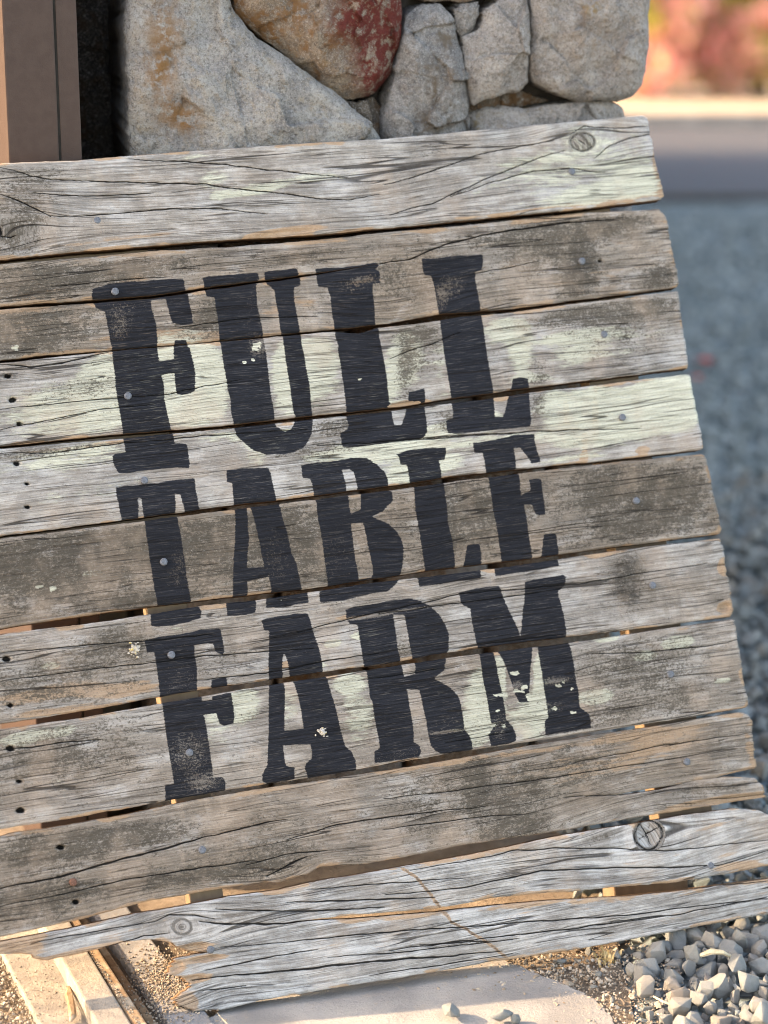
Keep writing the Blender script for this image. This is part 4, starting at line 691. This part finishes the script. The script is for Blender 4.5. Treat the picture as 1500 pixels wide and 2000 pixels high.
def sheet(name, x0, x1, y0, y1, z, mat, nx=2, ny=2, amp=0, f=3, seed=1, **kw):
    xs = np.linspace(x0, x1, nx); ys = np.linspace(y0, y1, ny); X, Y = np.meshgrid(xs, ys); Z = z + (amp * fnoise(X * f, Y * f, seed, 4) if amp else 0 * X)
    V = np.stack([X, Y, Z], -1).reshape(-1, 3); id_ = np.arange(nx * ny).reshape(ny, nx)
    F_ = np.stack([id_[:-1, :-1], id_[:-1, 1:], id_[1:, 1:], id_[1:, :-1]], -1).reshape(-1, 4).tolist()
    return link(name, mesh(name, V, F_, True), mat, None, kind='structure', **kw)
sheet('ground', -600, 600, -300, 900, -.05, DIRT, 40, 40)
sheet('dirt_ground', -2.6, .36, .3, 3.84, -.004, DIRT, 260, 270, .012, 9)
gb = sheet('gravel_bed', .25, 14, 2.05, 12.9, -.014, GRAV, 700, 560, .012, 7)
sheet('gravel_approach', -5, 14, -4, .29, -.006, GRAV, 2, 2)
sheet('gravel_forecourt', .76, 14, .30, 2.04, -.010, GRAV, 2, 2)
sheet('road', -60, 80, 12.91, 18.8, -.02, ASPH, 2, 2)
box('kerb', -60, 80, 18.81, 18.98, -.05, .10, CONC, None, .01, kind='structure')
sheet('verge', -60, 80, 18.99, 24, .02, pale_dirt, 120, 20, .008, 2)
box('gravel_edging', BX + .05, 14, 12.82, 12.90, -.06, .03, simple("dark_edging", (.05, .045, .04), (.09, .08, .07), 20, .002), None, .005, kind='structure')

# concrete slab in front of the sign
sl = [(330,2120),(395,2000),(440,1965),(520,1925),(700,1870),(800,1842),(900,1850),(985,1876),(1060,1905),(1140,1938),(1175,1965),(1205,2000),(1240,2050),(1240,2120)]
pts = []
for (x0, y0), (x1, y1) in zip(sl, sl[1:] + sl[:1]):
    for t in np.linspace(0, 1, 7)[:-1]:
        x, y = x0 + (x1 - x0) * t, y0 + (y1 - y0) * t; pts.append(G(x + random.uniform(-5, 5), y + random.uniform(-3, 3), .006))
link('concrete_slab', bm_mesh('concrete_slab', prism(pts, (0, 0, -.06))), CONC, None, kind='structure')

# ------------------------------------------------------------------ timbers on the ground, lower left
tk = NM("dusty_timber", .9, .2); p = tk.obj(); n1 = tk.noise(p, 20, 7, .65); n2 = tk.noise(p, 120, 6, .7)
tc = tk.mix(tk.sramp(n1, .35, .65), (.22, .20, .175), (.34, .305, .255)); tc = tk.mix(tk.math('MULTIPLY', tk.sramp(n2, .53, .66), .5), tc, (.20, .15, .10)); tk.col(tc).nrm(tk.bump(n2, .002)); TIM = tk.m
tk = NM("grey_timber", .85, .25); p = tk.obj(); n1 = tk.noise(p, 14, 7, .65); n2 = tk.noise(p, 150, 6, .7)
tc = tk.mix(tk.sramp(n1, .35, .65), (.20, .205, .21), (.34, .33, .32)); tc = tk.mix(tk.math('MULTIPLY', tk.sramp(n2, .53, .66), .45), tc, (.24, .18, .12)); tk.col(tc).nrm(tk.bump(n2, .0015)); TIMG = tk.m
brownw = simple("weathered_brown_timber", (.20, .13, .075), (.32, .22, .135), 40, .002, .9, (.42, .34, .25), 30)
def ground_quad(name, quad, ztop, zbot, mat, parent=None, bev=.003, **kw):
    q = [G(x, y, ztop) for x, y in quad]; return link(name, bm_mesh(name, prism(q, (0, 0, zbot - ztop), bev)), mat, parent, **kw)
def ext(a_, b_, t): return (a_[0] + (b_[0] - a_[0]) * t, a_[1] + (b_[1] - a_[1]) * t)
def strip(l0, l1, r0, r1, t0=-1.0, t1=1.9): return [ext(l0, l1, t0), ext(r0, r1, t0), ext(r0, r1, t1), ext(l0, l1, t1)]
ground_quad('timber', strip((5,1862), (77,2000), (122,1862), (200,2000)), .016, -.02, TIM, label="wide flat dusty board at the lower left corner", category="timber", group="timbers on the ground")
bt = empty('timber', G(220, 1930, 0), label="thick timber with a stepped right side between two flat boards", category="timber", group="timbers on the ground")
ground_quad('rail', strip((118,1868), (190,2000), (171,1857), (257,2000)), .045, -.02, TIM, bt)
ground_quad('ledge', strip((172,1857), (258,2000), (192,1853), (288,2000)), .041, -.02, brownw, bt)
ground_quad('lip', strip((192.5,1853), (288.5,2000), (207,1849), (309,2000)), .014, -.02, brownw, bt)
ground_quad('timber', strip((226,1850), (330,2000), (304,1845), (420,2000)), .014, -.02, TIMG, label="flat blue-grey board in the shade beside the thick timber", category="timber", group="timbers on the ground")

# ------------------------------------------------------------------ loose stones
def rock_mesh(seed, n=18, sub=2, amp=.05):
    r_ = random.Random(seed); bm = bmesh.new()
    sx = (1, r_.uniform(.65, .95), r_.uniform(.5, .8))
    for i in range(n):
        v = Vector((r_.gauss(0, 1), r_.gauss(0, 1), r_.gauss(0, 1))).normalized() * r_.uniform(.82, 1.1); bm.verts.new((v.x * sx[0], v.y * sx[1], v.z * sx[2]))
    res = bmesh.ops.convex_hull(bm, input=bm.verts); 
    junk = [e for e in res['geom_interior'] + res['geom_unused'] if isinstance(e, bmesh.types.BMVert)]
    if junk: bmesh.ops.delete(bm, geom=list(set(junk)), context='VERTS')
    if sub:
        bmesh.ops.bevel(bm, geom=list(bm.edges), offset=.038, segments=2, affect='EDGES', profile=.6)
        bmesh.ops.triangulate(bm, faces=bm.faces)
        if sub > 1:
            bmesh.ops.subdivide_edges(bm, edges=[e for e in bm.edges if e.calc_length() > .25], cuts=1, use_grid_fill=True)
            for v in bm.verts: v.co += v.co.normalized() * mnoise.noise(v.co * 2.5 + Vector((seed, 0, 0))) * amp
    bmesh.ops.recalc_face_normals(bm, faces=bm.faces)
    return bm
rk = NM("crushed_rock", .9, .2); p = rk.obj(); oi = rk.n('ShaderNodeObjectInfo').outputs['Random']; n1 = rk.noise(p, 2.2, 6, .65); n2 = rk.noise(p, 11, 6, .75)
c = rk.mix(n1, (.17, .185, .18), (.33, .345, .335)); c = rk.mix(rk.math('MULTIPLY', rk.sramp(oi, .3, 1), .6), c, (.38, .365, .33)); ow = rk.math('FRACT', rk.math('MULTIPLY', oi, 7.3)); c = rk.mix(rk.math('MULTIPLY', rk.sramp(ow, .72, .95), .55), c, (.30, .235, .19)); c = rk.mix(rk.math('MULTIPLY', rk.sramp(rk.noise(p, 1.3, 4, .6), .5, .7), .22), c, (.34, .30, .24)); c = rk.mix(rk.math('MULTIPLY', rk.sramp(n2, .52, .68), .4), c, (.16, .15, .14))
rk.col(c).nrm(rk.bump(rk.math('ADD', n1, n2), .0035)); ROCK = rk.m
rk = NM("crushed_rock_mixed", .9, .2); cA = rk.attr('tint'); p = rk.pos(); n2 = rk.noise(p, 300, 5, .7)
c = rk.mix(cA, (.13, .165, .17), (.38, .41, .40)); c = rk.mix(rk.math('MULTIPLY', rk.sramp(n2, .5, .65), .4), c, (.12, .115, .11)); rk.col(c).nrm(rk.bump(n2, .0015)); ROCKM = rk.m
grit_m = NM("mixed_grit", .92, .2); cA = grit_m.attr('tint'); grit_m.col(grit_m.mix(cA, (.16, .12, .085), (.46, .40, .32))); GRIT = grit_m.m
hero = []
for i in range(12):
    me = bm_mesh('stone', rock_mesh(100 + i, 15 + i % 6)); me.materials.append(ROCK)
    me.polygons.foreach_set('use_smooth', np.ones(len(me.polygons), bool)); me.set_sharp_from_angle(angle=math.radians(38)); hero.append(me)
SGN = [(0,1866),(330,1846),(330,1965),(430,1976),(700,1924),(950,1884),(1200,1843),(1500,1788),(1600,1770),(1500,1560),(1478,1500),(1376,880),(1262,225),(0,320)]
cand = []
def inbed(x, y):
    px, py = proj(np.array([x, y, 0.0])); lim = 1262 if py < 1900 else 1262 + (py - 1900) * .1
    return px > lim - 10 if y < 2.95 else x > .30
placed = []
tries = 0; cell = {}
def far_ok(x, y, r):
    kx, ky = int(x / .05), int(y / .05)
    for i in range(kx - 1, kx + 2):
        for j in range(ky - 1, ky + 2):
            for (a_, b_, c_) in cell.get((i, j), ()):
                if (a_ - x) ** 2 + (b_ - y) ** 2 < (.5 * (r + c_)) ** 2: return False
    return True
for k in range(30000):
    y = 2.15 + (random.random() ** 1.2) * 3.6; x = random.uniform(.30, .38 + y * .24)
    if not inbed(x, y): continue
    r = random.choice((.010, .013, .016, .019, .023, .026)) * random.uniform(.85, 1.15)
    if not far_ok(x, y, r): continue
    cell.setdefault((int(x / .05), int(y / .05)), []).append((x, y, r)); placed.append((x, y, r))
vis = []
for i, (x, y, r) in enumerate(placed):
    px, py = proj(np.array([x, y, .02])); ok = -10 < px < 1520 and 300 < py < 2030
    ins = poly_sdf(np.array([px]), np.array([py]), SGN)[0] > 6
    vis.append((r * (0 if (not ok or ins) else 1) / y, i))
vis.sort(reverse=True); heroes = set(i for q, i in vis[:290] if q > 0)
small_templates = []
for i in range(10):
    bm = rock_mesh(300 + i, 13, 0); bmesh.ops.triangulate(bm, faces=bm.faces); bm.verts.ensure_lookup_table()
    small_templates.append((np.array([v.co[:] for v in bm.verts]), np.array([[v.index for v in f.verts] for f in bm.faces]))); bm.free()
def rot3():
    q = rng.normal(size=4); q /= np.linalg.norm(q); w, x, y, z = q
    return np.array([[1-2*(y*y+z*z),2*(x*y-z*w),2*(x*z+y*w)],[2*(x*y+z*w),1-2*(x*x+z*z),2*(y*z-x*w)],[2*(x*z-y*w),2*(y*z+x*w),1-2*(x*x+y*y)]])
def scatter(name, items, mat, squash=1.0, **kw):
    V, F_, T_ = [], [], []; b = 0
    for (x, y, z, r) in items:
        tv, tf = small_templates[random.randrange(10)]; v = (tv @ rot3().T) * r; v[:, 2] *= squash; v += (x, y, z); V.append(v); F_.append(tf + b); b += len(v); T_.append(np.full(len(v), random.random()))
    me = mesh(name, np.concatenate(V), np.concatenate(F_).tolist(), False, {'tint': np.concatenate(T_)})
    return link(name, me, mat, None, **kw)
rest = []
for i, (x, y, r) in enumerate(placed):
    z = -.012 + r * random.uniform(.3, 1.5)
    if i in heroes:
        o = bpy.data.objects.new('stone', hero[random.randrange(12)]); C.objects.link(o); o.parent = gb
        o.location = (x, y, z); o.rotation_euler = (random.uniform(0, 6.3), random.uniform(0, 6.3), random.uniform(0, 6.3)); o.scale = (r, r, r)
    else: rest.append((x, y, z, r))
# under layer and the bed further off
for k in range(2600):
    y = 2.15 + random.random() ** 1.2 * 3.4; x = random.uniform(.3, .4 + y * .24)
    if inbed(x, y): rest.append((x, y, -.014, random.uniform(.010, .018)))
for k in range(9000):
    y = 5.6 + random.random() ** 1.3 * 6.8; x = random.uniform(.18 + (y - 5.6) * .04, .45 + y * .24); rest.append((x, y, -.012 + random.random() * .012, random.uniform(.014, .026)))
scatter('gravel', rest, ROCKM, kind='stuff')
# grit on the dirt and along the slab edge
gr_ = []
def gput(px, py, r): x, y, z = G(px, py); gr_.append((x, y, .004 + r * .3, r))
for k in range(2000):
    t = random.random(); px = 880 + t * 420 + random.gauss(0, 30); py = 1850 + t * 70 + random.gauss(0, 34); gput(px, py, abs(random.gauss(.0010, .0018)) + .0006)
for k in range(900): px = random.uniform(1080, 1290); py = random.uniform(1900, 2010); gput(px, py, abs(random.gauss(.0008, .0012)) + .0005)
for k in range(350): gput(random.gauss(1030, 26), random.gauss(1922, 9), random.uniform(.0008, .002))
for k in range(260): gput(random.uniform(430, 1150), random.uniform(1880, 2010), random.uniform(.0006, .0016))
for k in range(1800): px = random.gauss(330, 40); py = random.gauss(1920, 40); x, y, z = G(px, py, .014); gr_.append((x, y, .015, random.uniform(.0008, .003)))
for k in range(1500): gput(random.uniform(-60, 80), random.uniform(1850, 2020), abs(random.gauss(.0015, .0015)) + .0007)
for k in range(260): px = random.uniform(20, 170); py = random.uniform(1870, 2010); x, y, z = G(px, py, .016); gr_.append((x, y, .0165, random.uniform(.0007, .002)))
for k in range(300): px = random.uniform(175, 280); py = 1860 + (px - 175) * 1.45 + random.uniform(-8, 8); x, y, z = G(px, py, .042); gr_.append((x, y, .042, random.uniform(.0007, .0018)))
scatter('grit', gr_, GRIT, .8, kind='stuff')
# pebbles of the transition (between grit and gravel) and two on the slab
mid_peb = [(1098,1880,.010),(1150,1860,.012),(1235,1905,.020),(1170,1905,.008),(1110,1845,.012),(1060,1838,.007),(1130,1835,.011),(1185,1838,.014),(1205,1870,.009),(1160,1930,.007),(1075,1868,.006),(1195,1958,.008),(1245,1870,.012),(1255,1935,.010)]
peb = []
for i, (px, py, r) in enumerate(mid_peb):
    x, y, z = G(px, py + 6); o = bpy.data.objects.new('stone', hero[i % 12]); C.objects.link(o); o.parent = gb; o.location = (x, y, .004 + r * .45); o.scale = (r, r * .9, r * .8); o.rotation_euler = (i, i * 2.1, i * .7)
pbm = bm_mesh('pebble', rock_mesh(511, 20)); pbm.materials.append(ROCK); pbm.polygons.foreach_set('use_smooth', np.ones(len(pbm.polygons), bool)); pbm.set_sharp_from_angle(angle=math.radians(38))
def pebble(px, py, r, rot, label, scl=(1, 1, 1.05)):
    x, y, z = G(px, py, .01); o = bpy.data.objects.new('pebble', pbm); C.objects.link(o); o.location = (x, y, .009 + r * .62); o.scale = tuple(r * q for q in scl); o.rotation_euler = rot
    o['label'] = label; o['category'] = 'pebble'; o['group'] = 'pebbles on the concrete slab'
pebble(880, 1988, .0205, (.3, .5, 1.2), "rounded grey pebble on the slab, the left one")
pebble(975, 1996, .0190, (2.1, .2, .4), "grey pebble on the slab beside a small one", (1.15, .9, .95))
pebble(1006, 1996, .0120, (1.1, 1.2, .4), "smallest grey pebble on the slab, rightmost of three")

# splinter of wood, dry straws
def stick(name, pts, r, mat, label, cat, flat=1.0, **kw):
    bm = bmesh.new(); rings = []
    for i, (p_, q) in enumerate(pts):
        d = (Vector(pts[min(i + 1, len(pts) - 1)][0]) - Vector(pts[max(i - 1, 0)][0])).normalized(); s1 = d.cross(Vector((0, 0, 1))).normalized(); s2 = s1.cross(d)
        rings.append([bm.verts.new(Vector(p_) + s1 * math.cos(a_) * r * q * random.uniform(.7, 1.2) + s2 * math.sin(a_) * r * q * flat) for a_ in [k * math.pi / 3 for k in range(6)]])
    for A_, B_ in zip(rings, rings[1:]):
        for i in range(6): bm.faces.new((A_[i], A_[(i + 1) % 6], B_[(i + 1) % 6], B_[i]))
    bm.faces.new(rings[0][::-1]); bm.faces.new(rings[-1]); bmesh.ops.recalc_face_normals(bm, faces=bm.faces)
    return link(name, bm_mesh(name, bm), mat, None, label=label, category=cat, **kw)
stick('wood_splinter', [(G(134,1928,.022), .5), (G(136,1945,.026), 1), (G(140,1965,.028), 1), (G(143,1985,.026), .9), (G(137,1995,.020), .4)], .0062, brownw, "small broken wood splinter lying on the wide flat board", "splinter", .7)
straw = simple("dry_straw", (.55, .45, .28), (.70, .60, .42), 100, 0)
for i, L in enumerate([[(1276,1946,.012),(1295,1956,.016),(1322,1967,.012)], [(1278,1978,.01),(1290,1983,.013),(1306,1990,.01)], [(1368,1866,.026),(1390,1858,.036),(1412,1860,.034),(1430,1870,.022)], [(424,1978,.015),(436,1992,.018),(450,2006,.012)]]):
    stick('dry_straw', [(G(x, y, z), 1 - .25 * abs(k - 1)) for k, (x, y, z) in enumerate(L)], (.0017, .0012, .0045, .0006)[i], straw,
          ("curved straw at the left edge of the gravel", "short straw just below the curved one at the gravel's left edge", "pale thick twig lying across the gravel stones", "thin dry stalk in front of the sign's broken corner")[i], "straw")

# dry weed at the gravel's edge
weedm = simple("dry_weed", (.50, .34, .14), (.66, .48, .24), 60, 0)
bm = bmesh.new(); cx, cy, cz = G(1185, 1880)
for k in range(46):
    a_ = random.uniform(0, 6.28); l = random.uniform(.01, .035); q = Vector((cx + random.gauss(0, .008), cy + random.gauss(0, .008), 0)); d = Vector((math.cos(a_) * .5, math.sin(a_) * .5, random.uniform(.4, 1.2))).normalized(); w_ = d.cross(Vector((0, 0, 1))).normalized() * random.uniform(.0006, .002)
    a1 = bm.verts.new(q - w_); a2 = bm.verts.new(q + w_); b1 = bm.verts.new(q + d * l * .6 + w_ * 1.2); b2 = bm.verts.new(q + d * l * .6 - w_ * 1.2); t_ = bm.verts.new(q + d * l + Vector((0, 0, -.006)))
    bm.faces.new((a1, a2, b1, b2)); bm.faces.new((b2, b1, t_))
link('dry_weed', bm_mesh('dry_weed', bm), weedm, None, label="small dry yellow weed under the bottom plank at the gravel's edge", category="weed")

# fallen red leaves on the shaded gravel
redm = simple("red_leaf", (.35, .04, .03), (.5, .07, .05), 30, 0)
def leaf(px, py, s_, label):
    x, y, z = G(px, py); bm = bmesh.new(); n = 10; pts = []
    for i in range(n): a_ = 2 * math.pi * i / n; r_ = s_ * (1 + .25 * math.cos(5 * a_)); pts.append((x + math.cos(a_) * r_, y + math.sin(a_) * r_ * 1.2, .022 + .006 * math.sin(a_ * 2)))
    c0 = bm.verts.new((x, y, .03)); vs2 = [bm.verts.new(q) for q in pts]
    for i in range(n): bm.faces.new((c0, vs2[i], vs2[(i + 1) % n]))
    link('fallen_leaf', bm_mesh('fallen_leaf', bm), redm, None, label=label, category="leaf")
leaf(1372, 714, .035, "red fallen leaf on the gravel right of the third plank"); leaf(1358, 748, .02, "smaller red fallen leaf on the gravel just nearer than the other")

# ------------------------------------------------------------------ flowering bushes beyond the road
def thin(k, f):
    """thin petals and leaves let part of the sunlight through"""
    src = k.b.inputs['Base Color'].links[0].from_socket; t = k.n('ShaderNodeBsdfTranslucent'); k.put(t.inputs[0], src); m = k.n('ShaderNodeMixShader'); m.inputs[0].default_value = f
    out = [n for n in k.t.nodes if n.type == 'OUTPUT_MATERIAL'][0]; k.t.links.new(k.b.outputs[0], m.inputs[1]); k.t.links.new(t.outputs[0], m.inputs[2]); k.t.links.new(m.outputs[0], out.inputs[0])
lf = NM("bush_leaf", .6, .3); r_ = lf.attr('tint'); lf.col(lf.mix(r_, (.22, .28, .05), (.66, .62, .16))); LEAF = lf.m; thin(lf, .45)
fl = NM("pink_flower", .7, .2); r_ = fl.attr('tint'); fl.col(fl.mix(r_, (1.0, .46, .44), (1.0, .72, .66))); FLOW = fl.m; thin(fl, .5)
brk = simple("bush_bark", (.10, .07, .05), (.17, .12, .09), 30, .01)
def quads(name, pts, size, mat, par):
    P_ = np.asarray(pts); n = len(P_); A_ = rng.normal(size=(n, 3)); A_ /= np.linalg.norm(A_, axis=1)[:, None]; B_ = np.cross(A_, rng.normal(size=(n, 3))); B_ /= np.linalg.norm(B_, axis=1)[:, None]
    s_ = size * rng.uniform(.6, 1.3, (n, 1)); V = np.stack([P_ - A_ * s_, P_ + B_ * s_ * .5, P_ + A_ * s_, P_ - B_ * s_ * .5], 1).reshape(-1, 3)
    return link(name, mesh(name, V, np.arange(4 * n).reshape(-1, 4).tolist(), False, {'tint': np.repeat(np.clip(rng.normal(.5, .3, n), 0, 1), 4)}), mat, par)
def bush(cx, cy, w_, h_, nclump, fshare, seed, label):
    r0 = np.random.default_rng(seed); root = empty('flowering_bush', (cx, cy, .0), label=label, category="bush", group="flowering bushes beyond the road")
    lp, fp = [], []
    for k in range(nclump):
        a_ = r0.uniform(0, 6.28); q = r0.uniform(.1, 1) ** .5; z = r0.uniform(.06, 1); rad = w_ * q * math.sqrt(max(.15, 1 - (z - .45) ** 2 * 1.6)); c0 = np.array([cx + math.cos(a_) * rad, cy + math.sin(a_) * rad, z * h_])
        s_ = r0.uniform(.14, .26); n = 130; d = r0.normal(size=(n, 3)) * s_ * .5 * np.array([1, 1, .9])
        fl_ = r0.random() < fshare
        lp.append(c0 + d[:40 if fl_ else n])
        if fl_: d2 = r0.normal(size=(190, 3)) * s_ * .55; fp.append(c0 + d2 + np.array([-.03, -.05, .05]))
    lp = np.concatenate(lp); lp = lp[lp[:, 2] > .03]; quads('foliage', lp, .055, LEAF, root)
    fp = np.concatenate(fp); fp = fp[fp[:, 2] > .03]; quads('flowers', fp, .045, FLOW, root)
    bm = bmesh.new()
    for k in range(7):
        a_ = k * .9; tip = Vector((cx + math.cos(a_) * w_ * .7, cy + math.sin(a_) * w_ * .7, h_ * .8)); b0 = Vector((cx + math.cos(a_) * .05, cy + math.sin(a_) * .05, 0)); pr = None
        for i in range(5):
            t = i / 4; c_ = b0.lerp(tip, t) + Vector((0, 0, .15 * math.sin(t * 3))); rr = .022 * (1 - t * .75); ring = [bm.verts.new(c_ + Vector((math.cos(q), math.sin(q), 0)) * rr) for q in (0, 1.57, 3.14, 4.71)]
            if pr:
                for j in range(4): bm.faces.new((pr[j], pr[(j + 1) % 4], ring[(j + 1) % 4], ring[j]))
            pr = ring
    link('branches', bm_mesh('branches', bm), brk, root)
bush(2.75, 22.3, .75, 1.9, 110, .80, 1, "dense pink flowering bush beyond the road, nearest the stone pillar")
bush(4.05, 22.5, .80, 1.8, 110, .38, 2, "greener bush with few pink flowers between two pink ones")
bush(5.35, 22.3, .85, 2.0, 110, .80, 3, "pink flowering bush beyond the road at the photo's right edge")
bush(1.3, 22.6, .85, 2.0, 70, .5, 4, "pink flowering bush hidden behind the stone pillar"); bush(6.9, 22.6, .85, 2.0, 70, .5, 5, "pink flowering bush just outside the right edge")
